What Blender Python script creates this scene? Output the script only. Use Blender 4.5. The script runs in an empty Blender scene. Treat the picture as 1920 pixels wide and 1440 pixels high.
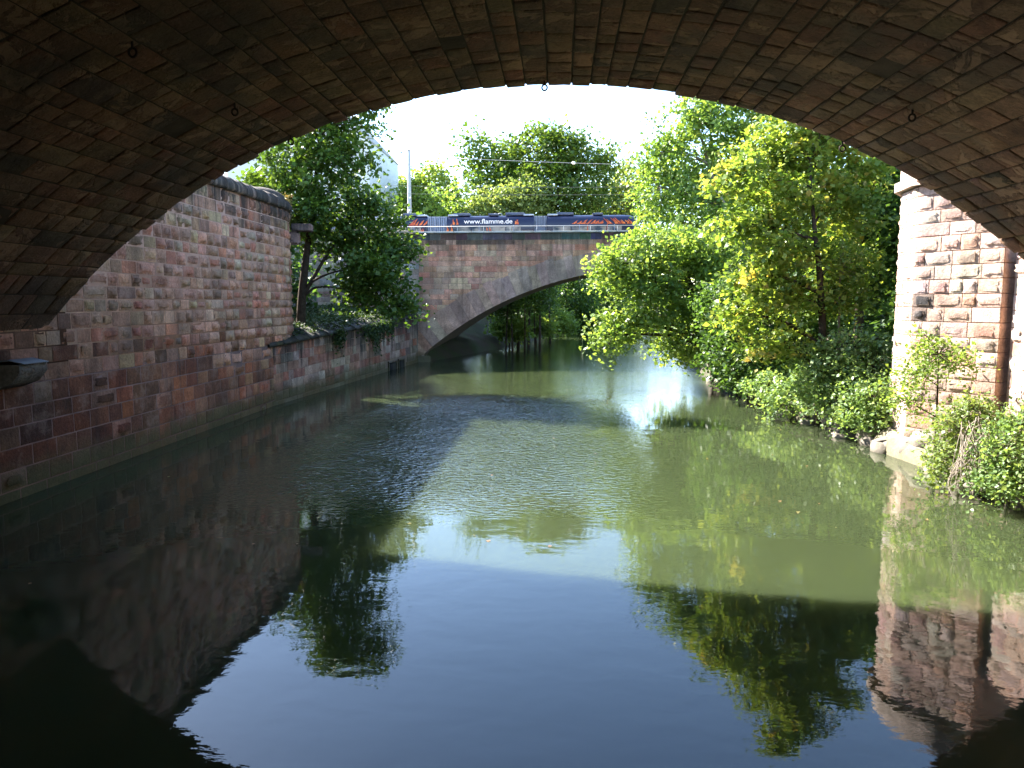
import bpy, math, random
import numpy as np
from mathutils import Vector, Matrix

# ------------------------------------------------------------------ camera, sky, sun, exposure
scene = bpy.context.scene
col = scene.collection
F_PX, CAM_Z = 1400.0, 4.5                      # focal length in photo pixels (1920 wide), eye height over the water
YAW, PITCH = math.radians(3.68), math.atan(155 / 1400)
cam_d = bpy.data.cameras.new('camera')
cam_d.sensor_width = 36.0
cam_d.lens = F_PX / 1920 * 36.0
cam_d.clip_start, cam_d.clip_end = 0.05, 3000
cam = bpy.data.objects.new('camera', cam_d)
col.objects.link(cam)
cam.location = (0, 0, CAM_Z)
cam.rotation_euler = (math.pi / 2 - PITCH, 0, YAW)
scene.camera = cam

SUN = Vector((-1.0, 0.70, 1.0)).normalized()    # towards the sun
world = bpy.data.worlds.new('World')
scene.world = world
world.use_nodes = True
wn = world.node_tree
sky = wn.nodes.new('ShaderNodeTexSky')
sky.sky_type = 'NISHITA'
sky.sun_disc = False
sky.sun_elevation = math.asin(SUN.z)
sky.sun_rotation = math.atan2(SUN.x, SUN.y)
sky.dust_density = 0.35
sky.ozone_density = 2.3
wn.links.new(sky.outputs[0], wn.nodes['Background'].inputs[0])
wn.nodes['Background'].inputs[1].default_value = 0.108
sun_d = bpy.data.lights.new('sun', 'SUN')
sun_d.energy = 5.0
sun_d.angle = math.radians(0.53)
sun_d.color = (1.0, 0.945, 0.86)
sun = bpy.data.objects.new('sun', sun_d)
col.objects.link(sun)
sun.rotation_euler = SUN.to_track_quat('Z', 'Y').to_euler()
sun.location = (-40, 30, 60)
scene.view_settings.view_transform = 'Standard'
scene.view_settings.look = 'None'
scene.view_settings.gamma = 1.0
scene.view_settings.use_curve_mapping = False
scene.view_settings.exposure = 2.78
scene.render.engine = 'CYCLES'
cy = scene.cycles
cy.max_bounces, cy.diffuse_bounces, cy.glossy_bounces = 7, 4, 3
cy.transmission_bounces, cy.transparent_max_bounces = 4, 4
cy.caustics_reflective, cy.caustics_refractive = True, False
cy.blur_glossy = 0.3
cy.sample_clamp_indirect = 10.0
cy.use_denoising = True
cy.use_adaptive_sampling = True
cy.adaptive_threshold = 0.015

# ------------------------------------------------------------------ helpers
_f = Vector((-math.sin(YAW) * math.cos(PITCH), math.cos(YAW) * math.cos(PITCH), -math.sin(PITCH)))
_r = Vector((math.cos(YAW), math.sin(YAW), 0))
_u = _r.cross(_f)
CAMP = Vector((0, 0, CAM_Z))

def at(u, v, y):
    """world point at real depth y (metres along the river) that stands in direction (u, v)"""
    d = _f + _r * ((u - 960) / F_PX) + _u * ((720 - v) / F_PX)
    return CAMP + d * (y / d.y)

def project(p):
    q = Vector(p) - CAMP
    d = q.dot(_f)
    if d < 0.1:
        return None
    return 960 + F_PX * q.dot(_r) / d, 720 - F_PX * q.dot(_u) / d, d

def tag(o, label=None, cat=None, group=None, kind=None):
    if label: o['label'] = label
    if cat: o['category'] = cat
    if group: o['group'] = group
    if kind: o['kind'] = kind
    return o

def empty(name, loc, label, cat, group=None):
    o = bpy.data.objects.new(name, None)
    o.location = loc
    o.empty_display_size = 0.3
    col.objects.link(o)
    return tag(o, label, cat, group)

def link(name, me, mat=None, parent=None, loc=None):
    o = bpy.data.objects.new(name, me)
    col.objects.link(o)
    if mat is not None and not me.materials:
        me.materials.append(mat)
    if parent is not None:
        o.parent = parent
        o.matrix_parent_inverse = Matrix.Translation(parent.location).inverted() if parent.parent is None else Matrix.Identity(4)
    if loc is not None:
        o.location = loc
    return o

def mesh_np(name, verts, faces, smooth=False, attr=None, cattr=None):
    """verts (n,3), faces (m,k) numpy arrays or a list of such arrays"""
    me = bpy.data.meshes.new(name)
    verts = np.asarray(verts, dtype=np.float32)
    groups = faces if isinstance(faces, list) and isinstance(faces[0], np.ndarray) else [faces]
    groups = [np.asarray(g, dtype=np.int32) for g in groups if len(g)]
    me.vertices.add(len(verts))
    me.vertices.foreach_set('co', verts.ravel())
    nl = sum(g.size for g in groups)
    nf = sum(len(g) for g in groups)
    me.loops.add(nl)
    me.loops.foreach_set('vertex_index', np.concatenate([g.ravel() for g in groups]))
    me.polygons.add(nf)
    starts, o = [], 0
    for g in groups:
        starts.append(o + np.arange(len(g)) * g.shape[1]); o += g.size
    me.polygons.foreach_set('loop_start', np.concatenate(starts).astype(np.int32))
    if smooth:
        me.polygons.foreach_set('use_smooth', np.ones(nf, dtype=bool))
    if attr is not None:
        a = me.attributes.new('tint', 'FLOAT', 'POINT')
        a.data.foreach_set('value', np.asarray(attr, dtype=np.float32))
    if cattr is not None:
        a = me.attributes.new('stone', 'FLOAT_COLOR', 'POINT')
        a.data.foreach_set('color', np.asarray(cattr, dtype=np.float32).ravel())
    me.update(calc_edges=True)
    return me

class MB:
    """collects boxes, tubes and prisms for ONE mesh"""
    def __init__(self): self.v, self.q, self.t, self.n = [], [], [], 0
    def add(self, v, q=(), t=()):
        v = np.asarray(v, float)
        if len(q): self.q.append(np.asarray(q, int) + self.n)
        if len(t): self.t.append(np.asarray(t, int) + self.n)
        self.v.append(v); self.n += len(v)
    def box(self, c, s, m=None, bev=0.0):
        x, y, z = np.asarray(s, float) / 2
        if bev > 0:
            b = min(bev, x * .45, y * .45, z * .45)
            pts = []
            for sx in (-1, 1):
                for sy in (-1, 1):
                    for sz in (-1, 1):
                        pts += [(sx * x, sy * (y - b), sz * (z - b)), (sx * (x - b), sy * y, sz * (z - b)), (sx * (x - b), sy * (y - b), sz * z)]
            P = np.array(pts)
            def I(sx, sy, sz, k): return ((sx > 0) * 4 + (sy > 0) * 2 + (sz > 0)) * 3 + k
            q, t = [], []
            for s_ in (-1, 1):
                fx = [I(s_, -1, -1, 0), I(s_, 1, -1, 0), I(s_, 1, 1, 0), I(s_, -1, 1, 0)]
                fy = [I(-1, s_, -1, 1), I(-1, s_, 1, 1), I(1, s_, 1, 1), I(1, s_, -1, 1)]
                fz = [I(-1, -1, s_, 2), I(1, -1, s_, 2), I(1, 1, s_, 2), I(-1, 1, s_, 2)]
                for f in (fx, fy, fz): q.append(f if s_ > 0 else f[::-1])
            for a in (-1, 1):
                for b_ in (-1, 1):
                    q.append([I(a, b_, -1, 0), I(a, b_, 1, 0), I(a, b_, 1, 1), I(a, b_, -1, 1)])
                    q.append([I(a, -1, b_, 0), I(a, 1, b_, 0), I(a, 1, b_, 2), I(a, -1, b_, 2)])
                    q.append([I(-1, a, b_, 1), I(1, a, b_, 1), I(1, a, b_, 2), I(-1, a, b_, 2)])
                    for c_ in (-1, 1): t.append([I(a, b_, c_, 0), I(a, b_, c_, 1), I(a, b_, c_, 2)])
        else:
            P = np.array([(sx * x, sy * y, sz * z) for sx in (-1, 1) for sy in (-1, 1) for sz in (-1, 1)])
            q = [[0, 1, 3, 2], [4, 6, 7, 5], [0, 4, 5, 1], [2, 3, 7, 6], [0, 2, 6, 4], [1, 5, 7, 3]]; t = []
        if m is not None: P = P @ np.array(m.to_3x3()).T
        self.add(P + np.asarray(c, float), q, t)
        return self
    def tube(self, pts, rad, n=8, cap=True):
        pts = [Vector(p) for p in pts]
        rad = [rad] * len(pts) if not hasattr(rad, '__len__') else rad
        rings = []
        ref = None
        for i, p in enumerate(pts):
            d = (pts[min(i + 1, len(pts) - 1)] - pts[max(i - 1, 0)])
            d = d.normalized() if d.length > 1e-9 else Vector((0, 0, 1))
            if ref is None:
                ref = d.orthogonal().normalized()
            ref = (ref - d * ref.dot(d))
            ref = ref.normalized() if ref.length > 1e-6 else d.orthogonal().normalized()
            b = d.cross(ref)
            rings += [p + (ref * math.cos(2 * math.pi * k / n) + b * math.sin(2 * math.pi * k / n)) * rad[i] for k in range(n)]
        q = [[i * n + k, i * n + (k + 1) % n, (i + 1) * n + (k + 1) % n, (i + 1) * n + k] for i in range(len(pts) - 1) for k in range(n)]
        t = []
        if cap:
            m = len(pts) * n
            rings += [pts[0], pts[-1]]
            for k in range(n):
                t.append([m, (k + 1) % n, k]); t.append([m + 1, m - n + k, m - n + (k + 1) % n])
        self.add([tuple(r) for r in rings], q, t)
        return self
    def prism(self, poly, d0, d1, axis):
        """poly: 2D outline, extruded between d0 and d1 along axis ('x','y','z')"""
        n = len(poly)
        def P(a, b, d): return {'x': (d, a, b), 'y': (a, d, b), 'z': (a, b, d)}[axis]
        v = [P(a, b, d0) for a, b in poly] + [P(a, b, d1) for a, b in poly]
        self.add(v, [[i, (i + 1) % n, n + (i + 1) % n, n + i] for i in range(n)])
        from mathutils.geometry import tessellate_polygon
        tr = tessellate_polygon([[Vector((a, b, 0)) for a, b in poly]])
        self.add(v, (), [[a, b, c] for a, b, c in tr] + [[n + c, n + b, n + a] for a, b, c in tr])
        return self
    def mesh(self, name, smooth=False):
        f = []
        if self.q: f.append(np.concatenate(self.q))
        if self.t: f.append(np.concatenate(self.t))
        me = mesh_np(name, np.concatenate(self.v), f, smooth)
        me.validate()
        return me
    def build(self, name, mat, parent=None, smooth=False):
        me = self.mesh(name, smooth)
        return link(name, me, mat, parent)

# ------------------------------------------------------------------ materials
def new_mat(name):
    m = bpy.data.materials.new(name)
    m.use_nodes = True
    nt = m.node_tree
    return m, nt, nt.nodes['Principled BSDF'], nt.nodes, nt.links

def N(nt, kind, **kw):
    n = nt.nodes.new(kind)
    for k, v in kw.items():
        if k in n.inputs: n.inputs[k].default_value = v
        else: setattr(n, k, v)
    return n

def noise(nt, vec, scale, detail=4, rough=.55, dist=0.0):
    n = N(nt, 'ShaderNodeTexNoise', Scale=scale, Detail=detail, Roughness=rough, Distortion=dist)
    nt.links.new(vec, n.inputs['Vector'])
    return n.outputs['Fac']

def ramp(nt, fac, stops):
    n = nt.nodes.new('ShaderNodeValToRGB')
    e = n.color_ramp.elements
    while len(e) < len(stops): e.new(0.5)
    for i, (p, c) in enumerate(stops):
        e[i].position = p
        e[i].color = (c, c, c, 1) if not hasattr(c, '__len__') else (*c[:3], 1)
    nt.links.new(fac, n.inputs['Fac'])
    return n.outputs['Color']

def mix(nt, fac, a, b, blend='MIX'):
    n = nt.nodes.new('ShaderNodeMix')
    n.data_type = 'RGBA'; n.blend_type = blend
    for s, i in ((fac, 0), (a, 6), (b, 7)):
        if hasattr(s, 'is_linked'): nt.links.new(s, n.inputs[i])
        elif i == 0: n.inputs[0].default_value = s
        else: n.inputs[i].default_value = (*s[:3], 1)
    return n.outputs[2]

def math_n(nt, op, a, b=0.0, clamp=False):
    n = nt.nodes.new('ShaderNodeMath'); n.operation = op; n.use_clamp = clamp
    for i, s in enumerate((a, b)):
        if hasattr(s, 'is_linked'): nt.links.new(s, n.inputs[i])
        else: n.inputs[i].default_value = s
    return n.outputs[0]

def stone_mat(name, joined, margin=None, run=.9, spall=0.0, stain_top=None, algae=True, bump=.6, smear=None, soot=0.0):
    """sandstone: tone per stone (object colour, or the 'stone' attribute of joined stones), mottling, stains, algae at the waterline"""
    m, nt, bsdf, nd, lk = new_mat(name)
    geo = nd.new('ShaderNodeNewGeometry')
    pos = geo.outputs['Position']
    if joined:
        a = N(nt, 'ShaderNodeAttribute', attribute_name='stone'); base = a.outputs['Color']
    else:
        base = nd.new('ShaderNodeObjectInfo').outputs['Color']
    if margin is not None:                      # drafted margins buttered over with lime mortar; the rock faces keep the stone's own colour
        bo = N(nt, 'ShaderNodeAttribute', attribute_name='tint').outputs['Fac']
        wob = math_n(nt, 'ADD', bo, math_n(nt, 'MULTIPLY', math_n(nt, 'SUBTRACT', noise(nt, pos, 9, 4, .6), .5), 1.1))
        lime = mix(nt, .5, margin[:3], mix(nt, 1.0, base, (1.15, 1.1, 1.05), 'MULTIPLY'))
        base = mix(nt, math_n(nt, 'MULTIPLY', ramp(nt, wob, [(.30, 1.0), (.62, 0.0)]), margin[3]), base, lime)
    n1 = noise(nt, pos, 2.2, 5, .6)
    n2 = noise(nt, pos, 14, 5, .65)
    n3 = noise(nt, pos, 60, 3, .6)
    c = mix(nt, .75, base, ramp(nt, n1, [(.3, .48), (.7, 1.35)]), 'MULTIPLY')
    c = mix(nt, .8, c, ramp(nt, n2, [(.28, .55), (.72, 1.3)]), 'MULTIPLY')
    if smear is not None:                       # pale lime smears over the faces
        f = ramp(nt, noise(nt, pos, 1.1, 6, .68), [(.53, 0.0), (.68, 1.0)])
        c = mix(nt, math_n(nt, 'MULTIPLY', f, smear[3]), c, smear[:3])
    if spall:                                   # flaked-off shells of surface with a raw paler bed
        sp = ramp(nt, noise(nt, pos, 1.25, 7, .66, .8), [(.535, 0.0), (.555, 1.0)])
        c = mix(nt, math_n(nt, 'MULTIPLY', sp, spall), c, mix(nt, .6, c, (.30, .19, .12)))
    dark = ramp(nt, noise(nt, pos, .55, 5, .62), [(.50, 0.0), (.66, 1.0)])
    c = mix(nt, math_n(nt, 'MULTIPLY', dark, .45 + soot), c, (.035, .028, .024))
    mps = nd.new('ShaderNodeMapping'); mps.inputs['Scale'].default_value = (1.3, 1.3, .16); lk.new(pos, mps.inputs['Vector'])
    c = mix(nt, .7, c, ramp(nt, noise(nt, mps.outputs[0], 1.0, 6, .66), [(.32, .50), (.5, 1.0), (.7, 1.18)]), 'MULTIPLY')   # water runs down across the courses
    sep = nd.new('ShaderNodeSeparateXYZ'); lk.new(pos, sep.inputs[0])
    if stain_top is not None:                   # rain streaks below the coping
        mp = nd.new('ShaderNodeMapping'); mp.inputs['Scale'].default_value = (2.4, 2.4, .22)
        lk.new(pos, mp.inputs['Vector'])
        st = noise(nt, mp.outputs[0], 1.0, 5, .65)
        hgt = math_n(nt, 'MULTIPLY', math_n(nt, 'SUBTRACT', sep.outputs['Z'], stain_top[0]), 1.0 / (stain_top[1] - stain_top[0]), True)
        f = math_n(nt, 'MULTIPLY', ramp(nt, math_n(nt, 'ADD', math_n(nt, 'MULTIPLY', hgt, .34), st), [(.56, 0.0), (.80, 1.0)]), run)
        c = mix(nt, f, c, (.026, .024, .022))
    if algae:
        w = math_n(nt, 'MULTIPLY', noise(nt, pos, 1.6, 4, .6), .75)
        h = math_n(nt, 'SUBTRACT', math_n(nt, 'ADD', .62, w), sep.outputs['Z'])
        f = ramp(nt, h, [(.05, 0.0), (.62, 1.0)])
        c = mix(nt, math_n(nt, 'MULTIPLY', f, .8), c, mix(nt, n2, (.03, .035, .012), (.11, .10, .04)))
    lk.new(c, bsdf.inputs['Base Color'])
    bsdf.inputs['Roughness'].default_value = .88
    bsdf.inputs['Specular IOR Level'].default_value = .25
    b1 = N(nt, 'ShaderNodeBump', Strength=bump, Distance=.05)
    hsum = math_n(nt, 'ADD', math_n(nt, 'MULTIPLY', n2, .8), math_n(nt, 'MULTIPLY', n3, .3))
    if spall: hsum = math_n(nt, 'SUBTRACT', hsum, math_n(nt, 'MULTIPLY', sp, .9))
    lk.new(hsum, b1.inputs['Height'])
    lk.new(b1.outputs[0], bsdf.inputs['Normal'])
    return m

def plain_mat(name, c, rough=.6, metal=0.0, var=.25, scale=6.0, bump=.15, spec=.5):
    m, nt, bsdf, nd, lk = new_mat(name)
    pos = nd.new('ShaderNodeTexCoord').outputs['Object']
    n = noise(nt, pos, scale, 5, .6)
    k = ramp(nt, n, [(.25, 1 - var), (.75, 1 + var)])
    lk.new(mix(nt, 1.0, c, k, 'MULTIPLY'), bsdf.inputs['Base Color'])
    bsdf.inputs['Roughness'].default_value = rough
    bsdf.inputs['Metallic'].default_value = metal
    bsdf.inputs['Specular IOR Level'].default_value = spec
    if bump:
        b = N(nt, 'ShaderNodeBump', Strength=bump, Distance=.02)
        lk.new(noise(nt, pos, scale * 5, 4, .6), b.inputs['Height'])
        lk.new(b.outputs[0], bsdf.inputs['Normal'])
    return m

def leaf_mat(name, stops, trans=.42, rough=.45):
    m, nt, bsdf, nd, lk = new_mat(name)
    a = N(nt, 'ShaderNodeAttribute', attribute_name='tint').outputs['Fac']
    c = ramp(nt, a, stops)
    tr = nd.new('ShaderNodeBsdfTranslucent')
    lk.new(mix(nt, 1.0, c, (1.75, 1.6, .75), 'MULTIPLY'), tr.inputs['Color'])
    lk.new(c, bsdf.inputs['Base Color'])
    bsdf.inputs['Roughness'].default_value = rough
    bsdf.inputs['Specular IOR Level'].default_value = .35
    mx = nd.new('ShaderNodeMixShader'); mx.inputs[0].default_value = trans
    lk.new(bsdf.outputs[0], mx.inputs[1]); lk.new(tr.outputs[0], mx.inputs[2])
    lk.new(mx.outputs[0], nd['Material Output'].inputs['Surface'])
    return m

M = {}
M['wall'] = stone_mat('wall_sandstone', False, margin=(.46, .27, .195, .7), stain_top=(6.9, 9.1), smear=(0.39, 0.27, 0.21, 0.50))
M['wall_j'] = stone_mat('wall_sandstone_joined', True, margin=(.46, .27, .195, .7), stain_top=(6.9, 9.1), smear=(0.39, 0.27, 0.21, 0.50))
M['quay'] = stone_mat('quay_sandstone', False, stain_top=(1.2, 3.0), smear=(0.45, 0.36, 0.29, 0.50), bump=.4)
M['quay_j'] = stone_mat('quay_sandstone_joined', True, stain_top=(1.2, 3.0), smear=(0.45, 0.36, 0.29, 0.50), bump=.4)
M['far'] = stone_mat('bridge_sandstone', False, run=.6, stain_top=(7.6, 9.5), algae=False, smear=(0.43, 0.33, 0.27, 0.35), bump=.3)
M['far_j'] = stone_mat('bridge_sandstone_joined', True, run=.6, stain_top=(7.6, 9.5), algae=False, smear=(0.43, 0.33, 0.27, 0.35), bump=.3)
M['ring'] = stone_mat('arch_ring_sandstone', False, stain_top=(7.6, 9.5), algae=True, smear=(0.39, 0.30, 0.25, 0.25), bump=.2)
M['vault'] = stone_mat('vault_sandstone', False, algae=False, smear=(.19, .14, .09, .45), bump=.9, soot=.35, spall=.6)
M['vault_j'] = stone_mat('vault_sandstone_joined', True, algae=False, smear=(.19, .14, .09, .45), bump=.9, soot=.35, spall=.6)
M['pier'] = stone_mat('pier_sandstone', False, margin=(.52, .36, .28, .6), algae=True, smear=(.44, .36, .32, .6), bump=.6)
M['pier_j'] = stone_mat('pier_sandstone_joined', True, margin=(.52, .36, .28, .6), algae=True, smear=(.44, .36, .32, .6), bump=.6)
M['mortar'] = plain_mat('pink_mortar', (.42, .255, .185), .95, var=.35, scale=1.5, bump=.5, spec=.1)
M['mortar_dark'] = plain_mat('dark_mortar', (.045, .035, .028), .95, var=.4, scale=2, bump=.5, spec=.1)
M['mortar_grey'] = plain_mat('grey_mortar', (.27, .20, .16), .95, var=.3, scale=2, bump=.4, spec=.1)
M['iron'] = plain_mat('rusty_iron', (.035, .022, .016), .8, .4, .4, 20, .4)
M['bark'] = plain_mat('bark', (.055, .042, .030), .95, var=.5, scale=7, bump=1.0, spec=.1)
M['bark_pale'] = plain_mat('pale_bark', (.20, .165, .13), .95, var=.4, scale=8, bump=.8, spec=.1)
M['deadwood'] = plain_mat('dead_wood', (.26, .22, .18), .95, var=.35, scale=9, bump=.6, spec=.1)

M['maple'] = leaf_mat('maple_leaves', [(0, (0.030, 0.065, 0.012)), (.5, (0.067, 0.127, 0.020)), (1, (0.118, 0.176, 0.028))], .34)
M['shade'] = leaf_mat('dark_leaves', [(0, (0.031, 0.068, 0.019)), (.5, (0.061, 0.123, 0.029)), (1, (0.113, 0.187, 0.040))])
M['yellow'] = leaf_mat('yellowing_maple_leaves', [(0, (.075, .145, .028)), (.45, (.150, .230, .046)), (.85, (.250, .295, .066)), (1, (.34, .28, .075))], .45)
M['bright'] = leaf_mat('bright_green_leaves', [(0, (.085, .160, .036)), (.5, (.160, .250, .058)), (1, (.245, .315, .085))], .45)
M['pale'] = leaf_mat('pale_leaves', [(0, (0.086, 0.138, 0.045)), (.5, (0.157, 0.220, 0.072)), (1, (0.227, 0.276, 0.088))], .4)
M['shrub'] = leaf_mat('shrub_leaves', [(0, (.085, .160, .055)), (.5, (.155, .245, .090)), (1, (.24, .315, .135))], .4)
M['ivy'] = leaf_mat('ivy_leaves', [(0, (.016, .036, .012)), (.5, (.034, .064, .018)), (1, (.06, .095, .027))], .25, .65)
M['dry'] = leaf_mat('dry_weeds', [(0, (.10, .11, .03)), (.5, (.19, .15, .05)), (1, (.26, .14, .08))], .3)
M['mast'] = plain_mat('mast_concrete', (.42, .42, .40), .85, var=.12, scale=3)
M['metal_pale'] = plain_mat('pale_metal', (.55, .56, .56), .45, .3, .1, 5, .05)
M['render'] = plain_mat('white_render', (.68, .68, .66), .9, var=.06, scale=.8, bump=.1)
M['glass'] = plain_mat('window_glass', (.03, .04, .05), .06, 0, .1, 1, 0)
M['rooftile'] = plain_mat('roof_sheet', (.40, .39, .37), .85, var=.3, scale=4)

def ground_mat():
    m, nt, bsdf, nd, lk = new_mat('soil_and_litter')
    pos = nd.new('ShaderNodeNewGeometry').outputs['Position']
    n1, n2 = noise(nt, pos, .7, 6, .65), noise(nt, pos, 9, 5, .65)
    c = mix(nt, ramp(nt, n1, [(.40, 0.0), (.62, 1.0)]), (.060, .046, .030), (.045, .062, .018))
    c = mix(nt, .8, c, ramp(nt, n2, [(.3, .55), (.7, 1.5)]), 'MULTIPLY')
    lk.new(c, bsdf.inputs['Base Color'])
    bsdf.inputs['Roughness'].default_value = .95
    b = N(nt, 'ShaderNodeBump', Strength=.8, Distance=.08)
    lk.new(n2, b.inputs['Height']); lk.new(b.outputs[0], bsdf.inputs['Normal'])
    return m
M['ground'] = ground_mat()

def water_mat():
    m, nt, bsdf, nd, lk = new_mat('river_water')
    pos = nd.new('ShaderNodeNewGeometry').outputs['Position']
    silt = noise(nt, pos, .12, 3, .5)
    lk.new(mix(nt, silt, (.027, .037, .016), (.033, .043, .020)), bsdf.inputs['Base Color'])
    bsdf.subsurface_method = 'BURLEY'
    bsdf.inputs['Subsurface Weight'].default_value = 1.0      # light spreads through the silt
    bsdf.inputs['Subsurface Radius'].default_value = (1.0, 1.0, .8)
    bsdf.inputs['Subsurface Scale'].default_value = 1.0
    bsdf.inputs['Roughness'].default_value = .01
    bsdf.inputs['IOR'].default_value = 1.42
    bsdf.inputs['Specular IOR Level'].default_value = .5
    # a breeze ruffles a patch in mid river; elsewhere only a slow swell
    sep = nd.new('ShaderNodeSeparateXYZ'); lk.new(pos, sep.inputs[0])
    def bell(src, c, w):
        d = math_n(nt, 'MULTIPLY', math_n(nt, 'SUBTRACT', src, c), 1.0 / w)
        return math_n(nt, 'SUBTRACT', 1.0, math_n(nt, 'MULTIPLY', d, d), True)
    patch = math_n(nt, 'MULTIPLY', bell(sep.outputs['Y'], 26.0, 11.0), bell(sep.outputs['X'], -2.8, 5.8))
    patch = math_n(nt, 'MULTIPLY', patch, ramp(nt, noise(nt, pos, .35, 4, .6, .6), [(.30, .35), (.62, 1.2)]))
    mp = nd.new('ShaderNodeMapping'); mp.inputs['Scale'].default_value = (1.0, 1.5, 1.0); lk.new(pos, mp.inputs['Vector'])
    swell = noise(nt, mp.outputs[0], .9, 2, .5, .3)
    rip = noise(nt, mp.outputs[0], 3.6, 3, .55, .5)
    fine = noise(nt, mp.outputs[0], 5.0, 1.5, .5, .2)
    fk = math_n(nt, 'ADD', 1.0, math_n(nt, 'MULTIPLY', math_n(nt, 'MULTIPLY', math_n(nt, 'SUBTRACT', sep.outputs['Y'], 28.0), 1 / 14.0, True), 11.0))
    b0 = N(nt, 'ShaderNodeBump', Strength=1.0, Distance=.0045); lk.new(swell, b0.inputs['Height'])
    b1 = N(nt, 'ShaderNodeBump', Strength=1.0, Distance=.0011); lk.new(math_n(nt, 'MULTIPLY', rip, fk), b1.inputs['Height']); lk.new(b0.outputs[0], b1.inputs['Normal'])
    b2 = N(nt, 'ShaderNodeBump', Strength=1.0, Distance=.125)
    lk.new(math_n(nt, 'MULTIPLY', fine, patch), b2.inputs['Height']); lk.new(b1.outputs[0], b2.inputs['Normal'])
    lk.new(b2.outputs[0], bsdf.inputs['Normal'])
    return m
M['water'] = water_mat()

# ------------------------------------------------------------------ the setting: ground, water
XR = [(-40, 10.6), (17, 10.4), (20, 10.3), (22.6, 10.1), (24.7, 9.7), (28.5, 9.2), (35.6, 8.9), (43.5, 8.7), (55, 9.2), (66, 9.6), (80, 11.5), (100, 17), (120, 27), (140, 45)]
XL = [(-40, -12.7), (33, -12.7), (34, -12.6), (54.6, -10.9), (55.5, -10.9), (56, -9.6), (66, -7.0), (70, -6.1), (87, -3.2), (110, 0.4), (134, 7), (150, 14)]
def interp(t, pts): return np.interp(t, [p[0] for p in pts], [p[1] for p in pts])

_rg = np.random.default_rng(5)
def smooth_noise(x, y, seed, s):
    r = np.random.default_rng(seed)
    z = np.zeros_like(x)
    for k in range(6):
        a = r.uniform(0, 2 * np.pi); f = (1.0 / s) * r.uniform(.6, 2.2)
        z += np.sin((x * np.cos(a) + y * np.sin(a)) * f * 2 * np.pi + r.uniform(0, 6.28)) / 6
    return z
def ground_h(x, y):
    xl, xr = interp(y, XL), interp(y, XR)
    hw = np.full_like(x, -1.2)
    # right bank: stony foot, then a wooded slope
    t = x - xr
    right = np.clip(t * 1.3, -1.2, .75) + np.clip((t - .6) * .22, 0, 2.6) + np.clip((t - 9) * .45, 0, 4.2)
    right += smooth_noise(x, y, 3, 5.0) * .16 * np.clip(t, 0, 1)
    # left: city level behind the wall, terrace behind the quay, natural bank beyond the bridge
    s = xl - x
    city = np.where(s > .02, 8.1, -1.2)
    terr = np.where(s > .02, 2.5 + (y - 34) / 21 * .95 + np.clip((s - .6) * .22, 0, .9), -1.2)
    bank = np.clip(s * .9, -1.2, 1.0) + np.clip((s - 1) * .38, 0, 6.0) + smooth_noise(x, y, 4, 4.0) * .2 * np.clip(s, 0, 1)
    left = np.where(y < 33.6, city, np.where(y < 55.6, terr, bank))
    back = np.clip((x + 15 > 0) * 0 + s - 5, 0, 1)
    left = np.where((y >= 33.6) & (y < 55.6), np.where(s > 9, 7.6, left), left)
    h = np.where(t > -1.0, np.maximum(hw, right), hw)
    h = np.where(s > -1.3, np.maximum(left, h), h)
    end = np.clip((y - 138) * .3, 0, 5.5)
    h = np.where(y > 138, np.maximum(h, end), h)
    return h
gx = np.unique(np.concatenate([np.linspace(-700, -60, 17), np.linspace(-60, -16, 23), np.arange(-16, 17.01, .4), np.linspace(17, 60, 24), np.linspace(60, 700, 17)]))
gy = np.unique(np.concatenate([np.linspace(-120, -6, 12), np.linspace(-6, 14, 14), np.arange(14, 72, .45), np.arange(72, 150, 1.5), np.linspace(150, 1200, 22)]))
GX, GY = np.meshgrid(gx, gy)
GZ = ground_h(GX, GY)
nx, ny = len(gx), len(gy)
ii = (np.arange(ny - 1)[:, None] * nx + np.arange(nx - 1)[None, :]).ravel()
gme = mesh_np('ground', np.stack([GX.ravel(), GY.ravel(), GZ.ravel()], 1), np.stack([ii, ii + 1, ii + nx + 1, ii + nx], 1), True)
tag(link('ground', gme, M['ground']), 'wooded river banks of soil and leaf litter', kind='structure')
def gh(x, y): return float(ground_h(np.array([float(x)]), np.array([float(y)]))[0])

wme = mesh_np('river', [(-60, -60, 0), (120, -60, 0), (120, 220, 0), (-60, 220, 0)], [[0, 1, 2, 3]])
tag(link('river', wme, M['water']), 'murky green river reflecting trees and sky', kind='structure')

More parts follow.
